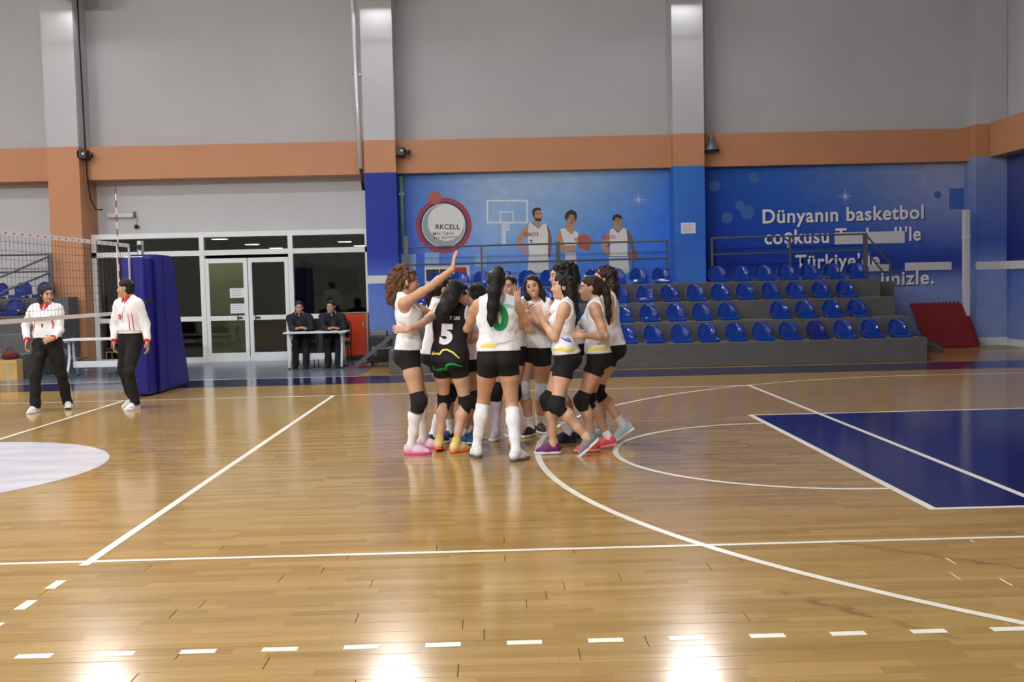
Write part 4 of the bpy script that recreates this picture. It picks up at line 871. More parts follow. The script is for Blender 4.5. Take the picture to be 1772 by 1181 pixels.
    # ---- prints on the cloth
    fr = {'c': (wst, Rc), 'p': (P0, Rp)}
    for d in sp.get('prints', ()):
        tgt = out.get(d['on'])
        if tgt is None: continue
        o, R = fr[d.get('frame', 'c')]
        ang = math.radians(d.get('turn', 0))          # 0 = chest, 180 = back, 90 = right side
        nn = R[:, 1]*math.cos(ang) + R[:, 0]*math.sin(ang)
        xx = np.cross(R[:, 2], nn); zz = R[:, 2]       # x runs left to right for someone looking at that side
        cen = o + R @ (V(0, 0, d['z'])*s) + xx*d.get('x', 0)*s
        project_print(d, tgt, cen, xx, zz, nn)
    return root

def add_eye(c, R, r, parent):
    me = EYE_MESH
    o = bpy.data.objects.new('eye', me); COL.objects.link(o); o.parent = parent
    m = Matrix([[R[i][0]*r, R[i][1]*r, R[i][2]*r, c[i]] for i in range(3)] + [[0, 0, 0, 1]]); o.matrix_local = m

def project_print(d, tgt, cen, xx, zz, nn):
    """flat print (text or ribbon) laid on the cloth it is printed on"""
    tree = BVHTree.FromPolygons([v.co[:] for v in tgt.data.vertices], [p.vertices[:] for p in tgt.data.polygons])
    if 'text' in d:
        verts, faces = text_mesh(d['text'], d['size'], d.get('bold', 0), d.get('sub', 1))
    else:
        verts, faces = ribbon(d['path'], d['width'])
    nv = []; ok = []
    for (u, v) in verts:
        p = Vector(cen + xx*u + zz*v + nn*.35)
        hit = tree.ray_cast(p, Vector(-nn), .5)
        if hit[0] is None: nv.append(tuple(p)); ok.append(False)
        else: nv.append(tuple(hit[0] + Vector(nn)*.0035)); ok.append(True)
    fs = [f for f in faces if all(ok[i] for i in f)]
    if not fs: return
    me = bpy.data.meshes.new(d.get('name', 'print')); me.from_pydata(nv, [], fs); me.update()
    bm = bmesh.new(); bm.from_mesh(me); bmesh.ops.delete(bm, geom=[v for v in bm.verts if not v.link_faces], context='VERTS'); bm.to_mesh(me); bm.free()
    me.materials.append(MAT[d['mat']])
    o = bpy.data.objects.new(d.get('name', 'print'), me); COL.objects.link(o); o.parent = tgt
def ribbon(path, width):
    P = [np.array(p, float) for p in path]; Q = []
    for a, b in zip(P, P[1:]):
        n = max(1, int(np.linalg.norm(b - a)/.012))
        Q += [a + (b - a)*i/n for i in range(n)]
    Q.append(P[-1]); vs = []; fs = []
    for i, q in enumerate(Q):
        t = Q[min(i+1, len(Q)-1)] - Q[max(i-1, 0)]; t = t/(np.linalg.norm(t) + 1e-9); nrm2 = np.array((-t[1], t[0]))
        w = width*(.55 + .45*math.sin(math.pi*min(max((i + 1)/(len(Q) + 1), .08), .92)))
        vs += [tuple(q + nrm2*w/2), tuple(q - nrm2*w/2)]
        if i: fs.append((2*i-2, 2*i-1, 2*i+1, 2*i))
    return vs, fs
def text_mesh(txt, size, bold=0, sub=1):
    cu = bpy.data.curves.new('print', 'FONT'); cu.body = txt; cu.size = size; cu.offset = bold; cu.align_x = 'CENTER'; cu.align_y = 'CENTER'; cu.resolution_u = 4; cu.fill_mode = 'FRONT'
    o = bpy.data.objects.new('print', cu); COL.objects.link(o)
    dg = bpy.context.evaluated_depsgraph_get(); me = bpy.data.meshes.new_from_object(o.evaluated_get(dg))
    bpy.data.objects.remove(o); bpy.data.curves.remove(cu)
    bm = bmesh.new(); bm.from_mesh(me); bpy.data.meshes.remove(me)
    bmesh.ops.remove_doubles(bm, verts=bm.verts, dist=1e-5)
    bmesh.ops.triangulate(bm, faces=bm.faces)
    for _ in range(sub):
        bmesh.ops.subdivide_edges(bm, edges=[e for e in bm.edges if e.calc_length() > .012], cuts=1); bmesh.ops.triangulate(bm, faces=bm.faces)
    bm.verts.index_update(); vs = [(v.co.x, v.co.y) for v in bm.verts]; fs = [[v.index for v in f.verts] for f in bm.faces]; bm.free()
    return vs, fs
PEOPLE = [{'label': 'girl in white jersey with curly light brown ponytail waving her raised arm',
  'group': 'volleyball players in the huddle',
  'H': 1.73,
  'phi': 6,
  'twist': -4,
  'lean': -3,
  'plean': 2,
  'base': (4.557, -0.8),
  'pel': (4.562, -0.85, 0.945),
  'head': (8, 2, 0),
  'skin': (0.56, 0.32, 0.205),
  'seed': 1,
  'feet': [((4.661, -0.62, 0.092), 0, 0), ((4.572, -0.95, 0.092), -6, 0, (4.641, -1.0, 0.522))],
  'hands': [((4.999, -0.45, 1.291), (4.692, -0.5, 1.133), (1, 0.1, 0.3), (0, 0, -1), 20), ((5.052, -1.0, 1.733), (4.844, -1.05, 1.493), (0.16, 0, 1), (1, 0.3, -0.1), 8)],
  'wear': {'jersey': {'mat': 'jersey_white', 'hem': 0.02}, 'shorts': {'mat': 'shorts_black', 'len': 0.12}, 'knee_pad': (0, 'pad_black'), 'sock': ((0.33, 'sock_white'), (0.3, 'sock_white')), 'shoe': ('shoe_pink_white', 'sole_pink', 'lace_white')},
  'hair': {'mat': 'hair_brown',
           'thick': 0.005,
           'curl': 0.009,
           'line': 0.068,
           'chains': [[((4.53, -0.85, 1.706), 0.055), ((4.47, -0.85, 1.644), 0.066), ((4.446, -0.85, 1.543), 0.074), ((4.432, -0.85, 1.448), 0.06), ((4.466, -0.85, 1.34), 0.022)]],
           'band': ('band_black', [((-0.02, -0.1, 0.06), (0.02, -0.1, 0.06))])},
  'prints': [{'on': 'jersey', 'turn': 180, 'z': 0.16, 'text': '4', 'size': 0.26, 'bold': 0.012, 'mat': 'print_green', 'name': 'number'}]},
 {'label': 'girl in black jersey number 5 with back to camera and loose black hair',
  'group': 'volleyball players in the huddle',
  'H': 1.62,
  'phi': 72,
  'twist': 4,
  'lean': 15,
  'plean': 4,
  'roll': 2,
  'base': (4.9, -0.85),
  'pel': (4.938, -0.82, 0.875),
  'head': (20, 22, 4),
  'skin': (0.66, 0.4, 0.27),
  'seed': 2,
  'feet': [((4.819, -0.8, 0.1), 78, 12), ((4.979, -0.9, 0.09), 48, 0)],
  'hands': [((4.568, -1.16, 1.149), (4.697, -1.12, 1.087), (-1, 0.05, 0.05), (0, 1, 0), 30), ((5.124, -0.58, 1.285), (5.09, -0.72, 1.079), (0.15, 0.1, 1), (-0.6, 0.6, 0), 14)],
  'wear': {'jersey': {'mat': 'cloth_black', 'hem': -0.05, 'trim': 'print_white'},
           'shorts': {'mat': 'shorts_black', 'len': 0.15},
           'knee_pad': ('pad_black', 'pad_black'),
           'sock': ((0.05, 'sock_yellow'), (0.05, 'sock_yellow')),
           'shoe': ('shoe_yellow_coral', 'sole_orange', 'lace_coral')},
  'hair': {'mat': 'hair_black',
           'line': 0.07,
           'strand': 0.001,
           'chains': [[((5.004, -0.85, 1.53), 0.07), ((4.963, -0.92, 1.452), 0.064), ((4.931, -0.98, 1.359), 0.056), ((4.915, -1.0, 1.307), 0.042), ((4.903, -1.0, 1.239), 0.015)],
                      [((5.036, -0.86, 1.513), 0.055), ((4.989, -0.95, 1.409), 0.05), ((4.958, -1.0, 1.327), 0.022)], [((4.934, -0.87, 1.452), 0.045), ((4.88, -0.9, 1.348), 0.036), ((4.874, -0.95, 1.254), 0.015)]]},
  'prints': [{'on': 'jersey', 'turn': 180, 'z': 0.085, 'x': -0.012, 'text': '5', 'size': 0.24, 'bold': 0.016, 'mat': 'print_white', 'name': 'number'},
             {'on': 'jersey', 'turn': 180, 'z': 0.255, 'x': 0.06, 'text': '7 2KI', 'size': 0.045, 'bold': 0.002, 'mat': 'print_white', 'name': 'lettering'},
             {'on': 'jersey',
              'turn': 180,
              'z': -0.085,
              'mat': 'print_yellow',
              'path': [(-0.15, -0.02), (-0.12, 0.012), (-0.135, -0.02), (-0.09, -0.012), (-0.06, -0.02), (-0.035, 0.02), (0.01, 0.025), (0.07, 0.0), (0.13, -0.05)],
              'width': 0.017,
              'name': 'wave_stripe'},
             {'on': 'shorts',
              'frame': 'p',
              'turn': 180,
              'z': -0.085,
              'mat': 'print_green',
              'path': [(-0.15, -0.03), (-0.11, 0.0), (-0.14, -0.01), (-0.1, -0.035), (-0.05, -0.03), (-0.03, -0.02), (0.0, -0.03), (0.02, 0.015), (0.08, 0.03), (0.15, 0.005)],
              'width': 0.022,
              'name': 'wave_stripe'}]},
 {'label': 'girl in white jersey and navy shoes mostly hidden behind the black number 5 jersey',
  'group': 'volleyball players in the huddle',
  'H': 1.66,
  'phi': 15,
  'lean': 6,
  'base': (4.797, -0.25),
  'pel': (4.768, -0.3, 0.9),
  'head': (15, 14, 0),
  'skin': (0.5, 0.28, 0.18),
  'seed': 3,
  'feet': [((4.897, -0.12, 0.092), 10, 0), ((4.738, -0.35, 0.092), 20, 0)],
  'hands': [((5.039, -0.1, 1.165), (4.892, -0.1, 1.053), (1, 0, 0.3), (0, 0, -1), 20), ((5.023, -0.45, 1.151), (4.811, -0.5, 1.019), (1, 0, 0.3), (0, 1, 0), 20)],
  'wear': {'jersey': {'mat': 'jersey_white', 'hem': -0.02}, 'shorts': {'mat': 'shorts_black', 'len': 0.15}, 'knee_pad': ('pad_black', 'pad_black'), 'sock': ((0.13, 'sock_white'), (0.2, 'sock_white')), 'shoe': ('shoe_navy', 'sole_white', 'lace_white')},
  'hair': {'mat': 'hair_black', 'line': 0.07, 'local': [[((0, -0.1, 0.03), 0.05), ((0, -0.13, -0.03), 0.045), ((0, -0.11, -0.12), 0.04), ((0, -0.1, -0.2), 0.015)]]}},
 {'label': 'girl with short dark hair and blue shoes between the number 5 and green number jerseys',
  'group': 'volleyball players in the huddle',
  'H': 1.6,
  'phi': 330,
  'lean': 8,
  'base': (5.06, -0.25),
  'pel': (5.134, -0.3, 0.86),
  'head': (60, 14, 0),
  'skin': (0.5, 0.28, 0.18),
  'seed': 4,
  'feet': [((5.081, -0.1, 0.092), 350, 0), ((5.021, -0.38, 0.092), 330, 0)],
  'hands': [((5.296, 0.1, 1.152), (5.234, 0.1, 1.006), (1, 0, 0.3), (0, 0, -1), 20), ((5.3, -0.4, 1.114), (5.17, -0.5, 1.011), (1, 0.2, 0.3), (0, 1, 0), 20)],
  'wear': {'jersey': {'mat': 'jersey_white', 'hem': -0.03}, 'shorts': {'mat': 'shorts_black', 'len': 0.15}, 'knee_pad': ('pad_black', 'pad_black'), 'sock': ((0.08, 'sock_white'), (0.08, 'sock_white')), 'shoe': ('shoe_blue', 'sole_white', 'lace_white')},
  'hair': {'mat': 'hair_black', 'thick': 0.004, 'line': 0.07, 'local': [[((0, -0.11, 0.05), 0.035), ((0, -0.13, 0.05), 0.03)]]}},
 {'label': 'girl seen from behind with straight black ponytail over a green zero and tall white socks',
  'group': 'volleyball players in the huddle',
  'H': 1.715,
  'phi': 90,
  'lean': 2,
  'base': (5.367, -1.3),
  'pel': (5.389, -1.3, 0.925),
  'head': (80, 4, 0),
  'skin': (0.56, 0.32, 0.205),
  'seed': 5,
  'legs': 1.06,
  'feet': [((5.177, -1.2, 0.092), 108, 0, (5.253, -1.0, 0.507)), ((5.525, -1.45, 0.092), 52, 0, (5.503, -1.2, 0.502))],
  'hands': [((5.191, -0.92, 1.272), (5.101, -1.2, 1.128), (0.1, 0.7, 0.75), (0.8, 0.3, 0), 14), ((5.609, -0.98, 1.29), (5.676, -1.25, 1.116), (-0.2, 0.8, 0.6), (-1, 0.2, 0), 20)],
  'wear': {'jersey': {'mat': 'jersey_white', 'hem': 0.035}, 'shorts': {'mat': 'shorts_black', 'len': 0.145}, 'knee_pad': (0, 0), 'sock': ((0.385, 'sock_white'), (0.385, 'sock_white')), 'shoe': ('shoe_white', 'sole_grey', 'lace_white')},
  'hair': {'mat': 'hair_black',
           'line': 0.068,
           'strand': 0.001,
           'chains': [[((5.406, -1.38, 1.658), 0.05), ((5.385, -1.44, 1.598), 0.056), ((5.372, -1.47, 1.483), 0.056), ((5.359, -1.46, 1.359), 0.052), ((5.342, -1.46, 1.249), 0.04), ((5.335, -1.46, 1.189), 0.015)]],
           'band': ('band_silver', [((-0.035, -0.1, 0.085), (-0.01, -0.11, 0.075))])},
  'prints': [{'on': 'jersey', 'turn': 180, 'z': 0.195, 'x': 0.02, 'text': '0', 'size': 0.28, 'bold': 0.017, 'mat': 'print_green', 'name': 'number'},
             {'on': 'jersey', 'turn': 180, 'z': 0.315, 'x': 0.035, 'mat': 'print_pale_green', 'path': [(-0.13, -0.02), (-0.05, 0.0), (0.05, 0.0), (0.13, -0.02)], 'width': 0.028, 'name': 'arc_mark'},
             {'on': 'jersey', 'turn': 180, 'z': -0.03, 'mat': 'print_yellow', 'path': [(-0.15, -0.012), (-0.09, 0.0), (-0.02, -0.004)], 'width': 0.035, 'name': 'hem_stripe'},
             {'on': 'jersey', 'turn': 180, 'z': -0.02, 'mat': 'print_grey', 'path': [(-0.02, 0.0), (0.06, 0.012), (0.14, 0.03)], 'width': 0.012, 'name': 'hem_stripe'}]},
 {'label': 'girl facing camera with face half hidden behind the green zero jersey',
  'group': 'volleyball players in the huddle',
  'H': 1.67,
  'phi': 268,
  'lean': 4,
  'base': (5.427, -0.05),
  'pel': (5.494, -0.05, 0.905),
  'head': (255, 2, -8),
  'skin': (0.56, 0.32, 0.205),
  'seed': 6,
  'feet': [((5.477, 0.05, 0.092), 285, 0), ((5.347, -0.15, 0.092), 258, 0)],
  'hands': [((5.597, -0.35, 1.364), (5.641, -0.2, 1.155), (-0.1, 0, 1), (0, -1, 0), 12), ((5.301, -0.4, 1.17), (5.256, -0.2, 1.021), (0, -0.6, 0.6), (1, 0, 0), 20)],
  'wear': {'jersey': {'mat': 'jersey_white', 'hem': 0.02}, 'shorts': {'mat': 'shorts_black', 'len': 0.15}, 'knee_pad': ('pad_black', 'pad_black'), 'sock': ((0.34, 'sock_lilac'), (0.34, 'sock_lilac')), 'shoe': ('shoe_silver', 'sole_white', 'lace_white')},
  'hair': {'mat': 'hair_dark', 'line': 0.07, 'local': [[((0, -0.1, -0.02), 0.05), ((0, -0.11, -0.12), 0.045)]]}},
 {'label': 'smiling girl facing camera with tilted head, white knee pads and black shoes',
  'group': 'volleyball players in the huddle',
  'H': 1.66,
  'phi': 262,
  'lean': 4,
  'roll': -5,
  'base': (5.741, 0.1),
  'pel': (5.747, 0.05, 0.905),
  'head': (262, 4, 13),
  'skin': (0.56, 0.32, 0.205),
  'seed': 7,
  'smile': 1,
  'fat': 1,
  'build': 1.1,
  'legs': 1.08,
  'feet': [((5.802, 0.25, 0.092), 285, 0), ((5.699, 0.02, 0.092), 240, 0)],
  'hands': [((5.731, -0.25, 1.177), (5.867, -0.1, 1.059), (-0.8, -0.1, 0.6), (-0.3, 0.8, 0), 24), ((5.671, -0.22, 1.217), (5.623, -0.15, 1.05), (0.3, 0, 1), (1, -0.3, 0), 24)],
  'wear': {'jersey': {'mat': 'jersey_white', 'hem': -0.0}, 'shorts': {'mat': 'shorts_black', 'len': 0.15}, 'knee_pad': ('pad_white', 'pad_white'), 'sock': ((0.12, 'sock_white'), (0.12, 'sock_white')), 'shoe': ('shoe_black', 'sole_white', 'lace_grey')},
  'hair': {'mat': 'hair_dark',
           'line': 0.075,
           'thick': 0.003,
           'local': [[((-0.062, -0.02, 0.0), 0.032), ((-0.075, -0.0, -0.1), 0.03), ((-0.085, 0.03, -0.2), 0.012)], [((0.064, -0.02, 0.0), 0.034), ((0.075, -0.0, -0.09), 0.036), ((0.08, 0.03, -0.2), 0.012)],
                     [((0, -0.09, 0), 0.06), ((0, -0.09, -0.14), 0.04)]]}},
 {'label': 'tall dark haired girl reaching her arm left above the smiling girl',
  'group': 'volleyball players in the huddle',
  'H': 1.79,
  'phi': 190,
  'lean': 4,
  'base': (6.068, -0.3),
  'pel': (6.078, -0.35, 0.95),
  'head': (190, 5, 0),
  'skin': (0.56, 0.32, 0.205),
  'seed': 8,
  'feet': [((6.054, -0.45, 0.092), 190, 0), ((6.152, -0.2, 0.092), 200, 0)],
  'hands': [((5.742, -0.5, 1.269), (5.854, -0.55, 1.185), (-1, 0, 0.15), (0, 0.3, -1), 18), ((5.795, 0.1, 1.14), (5.94, 0.1, 1.019), (-1, 0, 0.2), (0, 0, -1), 20)],
  'wear': {'jersey': {'mat': 'jersey_white', 'hem': 0.0}, 'shorts': {'mat': 'shorts_black', 'len': 0.15}, 'knee_pad': ('pad_white', 'pad_white'), 'sock': ((0.12, 'sock_white'), (0.12, 'sock_white')), 'shoe': ('shoe_navy', 'sole_navy', 'lace_white')},
  'hair': {'mat': 'hair_black', 'curl': 0.006, 'thick': 0.005, 'line': 0.068, 'local': [[((0, -0.09, 0.07), 0.055), ((0, -0.12, 0.05), 0.05), ((0, -0.13, -0.05), 0.045), ((0, -0.11, -0.15), 0.03)]]}},
 {'label': 'girl walking left with long dark wavy hair down her back, purple front shoe',
  'group': 'volleyball players in the huddle',
  'H': 1.66,
  'phi': 172,
  'lean': -2,
  'plean': 4,
  'base': (5.957, -1.15),
  'pel': (5.996, -1.15, 0.895),
  'head': (182, 0, 0),
  'skin': (0.66, 0.4, 0.27),
  'seed': 9,
  'legs': 1.04,
  'feet': [((6.161, -1.3, 0.17), 178, 42, (5.91, -1.3, 0.442)), ((5.871, -1.12, 0.092), 182, 0, (5.864, -1.1, 0.45))],
  'hands': [((5.791, -1.12, 1.206), (5.847, -1.25, 1.004), (-0.35, 0.0, 1), (0.2, 0.9, 0), 18), ((5.77, -0.85, 1.197), (5.809, -0.85, 1.014), (-0.5, 0, 0.9), (0, -1, 0), 20)],
  'wear': {'jersey': {'mat': 'jersey_white', 'hem': 0.015},
           'shorts': {'mat': 'shorts_black', 'len': 0.17},
           'knee_pad': ('pad_black', 'pad_black'),
           'sock': ((0.045, 'skin_sock'), (0.045, 'skin_sock')),
           'shoe': (('shoe_grey', 'sole_white', 'lace_white'), ('shoe_purple', 'sole_white', 'lace_white'))},
  'hair': {'mat': 'hair_dark',
           'curl': 0.005,
           'line': 0.07,
           'chains': [[((5.974, -1.15, 1.586), 0.06), ((6.028, -1.17, 1.523), 0.062), ((6.051, -1.18, 1.429), 0.062), ((6.059, -1.18, 1.311), 0.058), ((6.063, -1.17, 1.202), 0.046), ((6.057, -1.15, 1.108), 0.018)]]},
  'prints': [{'on': 'jersey', 'turn': -90, 'z': 0.03, 'x': 0.03, 'mat': 'print_blue', 'path': [(-0.05, 0.03), (0.0, 0.0), (0.04, -0.01), (0.01, 0.02), (-0.02, 0.0)], 'width': 0.013, 'name': 'brush_mark'},
             {'on': 'jersey', 'turn': -90, 'z': -0.055, 'mat': 'print_yellow', 'path': [(-0.09, -0.004), (-0.03, 0.006), (0.03, 0.0), (0.1, 0.004)], 'width': 0.03, 'name': 'hem_stripe'}]},
 {'label': 'girl with tied brown hair and coral shoes touching the long haired girl',
  'group': 'volleyball players in the huddle',
  'H': 1.64,
  'phi': 176,
  'lean': 4,
  'base': (6.289, -0.95),
  'pel': (6.301, -0.95, 0.885),
  'head': (182, 4, 0),
  'skin': (0.56, 0.32, 0.205),
  'seed': 10,
  'feet': [((6.234, -1.05, 0.092), 184, 0, (6.193, -1.05, 0.426)), ((6.393, -0.85, 0.1), 180, 8, (6.334, -0.85, 0.41))],
  'hands': [((6.14, -1.27, 1.075), (6.388, -1.15, 1.038), (-1, 0.1, 0.08), (0, 0.9, -0.2), 10), ((6.14, -0.75, 1.082), (6.3, -0.75, 0.997), (-1, 0, 0.1), (0, -0.9, 0), 20)],
  'wear': {'jersey': {'mat': 'jersey_white', 'hem': 0.015}, 'shorts': {'mat': 'shorts_black', 'len': 0.16}, 'knee_pad': ('pad_black', 'pad_black'), 'sock': ((0.05, 'sock_white'), (0.06, 'sock_white')), 'shoe': ('shoe_coral', 'sole_coral', 'lace_white')},
  'hair': {'mat': 'hair_darkbrown',
           'line': 0.066,
           'chains': [[((6.308, -0.95, 1.548), 0.04), ((6.355, -0.95, 1.515), 0.036), ((6.391, -0.95, 1.456), 0.036), ((6.405, -0.95, 1.366), 0.03), ((6.408, -0.95, 1.244), 0.026), ((6.412, -0.95, 1.154), 0.01)]],
           'band': ('band_white', [((-0.0, -0.115, 0.045), (0.0, -0.125, -0.01)), ((-0.05, 0.03, 0.115), (0.05, 0.03, 0.115))])},
  'prints': [{'on': 'jersey', 'turn': -90, 'z': -0.055, 'mat': 'print_yellow', 'path': [(-0.1, 0.0), (-0.03, 0.006), (0.03, 0.0), (0.1, 0.004)], 'width': 0.034, 'name': 'hem_stripe'}]},
 {'label': 'girl with long curly dark ponytail and pale blue shoe at the right of the huddle',
  'group': 'volleyball players in the huddle',
  'H': 1.74,
  'phi': 172,
  'lean': 4,
  'base': (6.473, -0.4),
  'pel': (6.487, -0.42, 0.935),
  'head': (176, 2, 0),
  'skin': (0.66, 0.4, 0.27),
  'seed': 11,
  'feet': [((6.582, -0.5, 0.16), 174, 34, (6.436, -0.5, 0.423)), ((6.422, -0.25, 0.092), 180, 0)],
  'hands': [((6.251, -0.4, 1.064), (6.436, -0.5, 1.008), (-1, 0, 0.2), (0, 0, -1), 20), ((6.249, -0.1, 1.136), (6.42, -0.1, 0.988), (-1, 0, 0.2), (0, 0, -1), 20)],
  'wear': {'jersey': {'mat': 'jersey_white', 'hem': 0.0}, 'shorts': {'mat': 'shorts_black', 'len': 0.15}, 'knee_pad': ('pad_black', 'pad_black'), 'sock': ((0.1, 'sock_white'), (0.1, 'sock_white')), 'shoe': ('shoe_pale_blue', 'sole_white', 'lace_white')},
  'hair': {'mat': 'hair_darkbrown',
           'curl': 0.007,
           'line': 0.068,
           'thick': 0.003,
           'chains': [[((6.447, -0.45, 1.645), 0.05), ((6.477, -0.47, 1.611), 0.052), ((6.497, -0.48, 1.506), 0.058), ((6.5, -0.48, 1.395), 0.05), ((6.505, -0.47, 1.283), 0.03), ((6.497, -0.47, 1.167), 0.012)]]}},
 {'label': 'dark haired referee in white shirt walking behind the net, hand at her belt',
  'group': 'referees beside the net',
  'H': 1.7,
  'phi': 272,
  'lean': 0,
  'base': (-0.628, 3.45),
  'pel': (-0.607, 3.45, 0.92),
  'head': (322, 4, 0),
  'skin': (0.56, 0.32, 0.205),
  'seed': 12,
  'feet': [((-0.46, 3.65, 0.095), 300, -6), ((-0.719, 3.25, 0.092), 262, 0)],
  'hands': [((-0.438, 3.22, 0.974), (-0.43, 3.45, 1.116), (-1, -0.1, -0.35), (0, 0.9, 0), 35), ((-0.851, 3.4, 0.944), (-0.842, 3.45, 1.133), (-0.1, -0.1, -1), (0.9, 0, 0), 28)],
  'wear': {'shirt': {'mat': 'shirt_white', 'hem': 0.06, 'cuff': 'cloth_red', 'collar': 'cloth_red'}, 'trousers': {'mat': 'trouser_black'}, 'shoe': ('shoe_white', 'sole_white', 'lace_white')},
  'hair': {'mat': 'hair_dark',
           'thick': 0.006,
           'line': 0.06,
           'local': [[((-0.06, -0.03, 0.0), 0.035), ((-0.065, -0.03, -0.08), 0.035), ((-0.06, -0.02, -0.14), 0.015)], [((0.06, -0.03, 0.0), 0.035), ((0.065, -0.03, -0.08), 0.035), ((0.06, -0.02, -0.14), 0.015)],
                     [((0, -0.08, 0), 0.06), ((0, -0.08, -0.12), 0.04)]]},
  'prints': [{'on': 'shirt', 'turn': 0, 'z': 0.12, 'x': -0.115, 'mat': 'cloth_red', 'path': [(0, 0.1), (-0.012, 0.0), (-0.03, -0.12)], 'width': 0.014, 'name': 'side_stripe'},
             {'on': 'shirt', 'turn': 0, 'z': 0.12, 'x': 0.11, 'mat': 'cloth_red', 'path': [(0, 0.12), (0.01, 0.0), (0.0, -0.06)], 'width': 0.016, 'name': 'side_stripe'},
             {'on': 'shirt', 'turn': 0, 'z': 0.1, 'x': -0.02, 'mat': 'print_black', 'path': [(0, 0.03), (0.004, -0.02)], 'width': 0.02, 'name': 'whistle'}]},
 {'label': 'referee in white shirt with red collar and white belt looking back over the net',
  'group': 'referees beside the net',
  'H': 1.76,
  'phi': 238,
  'lean': 2,
  'male': True,
  'base': (0.471, 3.45),
  'pel': (0.48, 3.5, 0.955),
  'head': (186, 2, 0),
  'skin': (0.56, 0.32, 0.205),
  'seed': 13,
  'feet': [((0.556, 3.35, 0.092), 246, 0), ((0.387, 3.75, 0.11), 236, 8)],
  'hands': [((0.75, 3.35, 0.893), (0.717, 3.5, 1.117), (0.1, -0.1, -1), (-0.9, 0, 0), 26), ((0.262, 3.5, 0.896), (0.234, 3.6, 1.102), (0, -0.1, -1), (0.9, 0, 0), 28)],
  'wear': {'shirt': {'mat': 'shirt_white', 'hem': 0.085, 'cuff': 'cloth_red', 'collar': 'cloth_red'}, 'trousers': {'mat': 'trouser_black', 'belt': 'belt_white'}, 'shoe': ('shoe_white', 'sole_white', 'lace_white')},
  'hair': {'mat': 'hair_black', 'line': 0.066, 'thick': 0.003},
  'beard': 0,
  'prints': [{'on': 'shirt', 'turn': 0, 'z': 0.05, 'x': 0.1, 'mat': 'cloth_red', 'path': [(0, 0.16), (0.012, 0.0), (0.03, -0.12)], 'width': 0.012, 'name': 'side_stripe'},
             {'on': 'shirt', 'turn': -40, 'z': 0.05, 'x': 0.06, 'mat': 'cloth_red', 'path': [(0, 0.16), (0.012, 0.0), (0.03, -0.12)], 'width': 0.012, 'name': 'side_stripe'},
             {'on': 'shirt', 'turn': 0, 'z': 0.15, 'x': -0.05, 'text': '0', 'size': 0.09, 'bold': 0.006, 'mat': 'cloth_red', 'name': 'badge'},
             {'on': 'shirt', 'turn': 0, 'z': 0.2, 'x': 0.0, 'mat': 'print_black', 'path': [(0.06, 0.1), (0.0, -0.02), (-0.01, -0.12)], 'width': 0.008, 'name': 'whistle_cord'}]},
 {'label': 'man in dark jacket seated behind the left half of the scoring table',
  'group': 'officials at the scoring table',
  'H': 1.8,
  'phi': 270,
  'lean': 14,
  'plean': 0,
  'male': True,
  'base': (1.474, 10.15),
  'pel': (1.473, 10.25, 0.53),
  'head': (282, 7, 0),
  'skin': (0.5, 0.28, 0.18),
  'seed': 14,
  'res': 0.008,
  'feet': [((1.658, 9.72, 0.092), 275, 0, (1.712, 9.6, 0.713)), ((1.445, 9.78, 0.092), 265, 0, (1.491, 9.6, 0.718))],
  'hands': [((1.652, 9.76, 0.775), (1.734, 10.05, 0.749), (-0.8, -0.5, 0.25), (0, 0.3, -1), 25), ((1.495, 9.76, 0.778), (1.303, 10.05, 0.759), (0.8, -0.5, 0.25), (0, 0.3, -1), 25)],
  'wear': {'shirt': {'name': 'jacket', 'mat': 'jacket_navy', 'hem': 0.03, 'collar': 'jacket_navy'}, 'trousers': {'mat': 'trouser_black'}, 'shoe': ('shoe_black', 'shoe_black_sole', None)},
  'hair': {'mat': 'hair_black', 'line': 0.068, 'thick': 0.002}},
 {'label': 'man in dark jacket seated at the scoring table beside the orange cabinet',
  'group': 'officials at the scoring table',
  'H': 1.8,
  'phi': 270,
  'lean': 14,
  'plean': 0,
  'male': True,
  'base': (2.114, 10.15),
  'pel': (2.116, 10.25, 0.53),
  'head': (258, 7, 0),
  'skin': (0.5, 0.28, 0.18),
  'seed': 15,
  'res': 0.008,
  'feet': [((2.285, 9.72, 0.092), 275, 0, (2.334, 9.6, 0.698)), ((2.074, 9.78, 0.092), 265, 0, (2.112, 9.6, 0.704))],
  'hands': [((2.278, 9.76, 0.76), (2.37, 10.05, 0.734), (-0.8, -0.5, 0.25), (0, 0.3, -1), 25), ((2.122, 9.76, 0.763), (1.938, 10.05, 0.744), (0.8, -0.5, 0.25), (0, 0.3, -1), 25)],
  'wear': {'shirt': {'name': 'jacket', 'mat': 'jacket_navy', 'hem': 0.03, 'collar': 'jacket_navy'}, 'trousers': {'mat': 'trouser_black'}, 'shoe': ('shoe_black', 'shoe_black_sole', None)},
  'hair': {'mat': 'hair_black', 'line': 0.068, 'thick': 0.002}}]
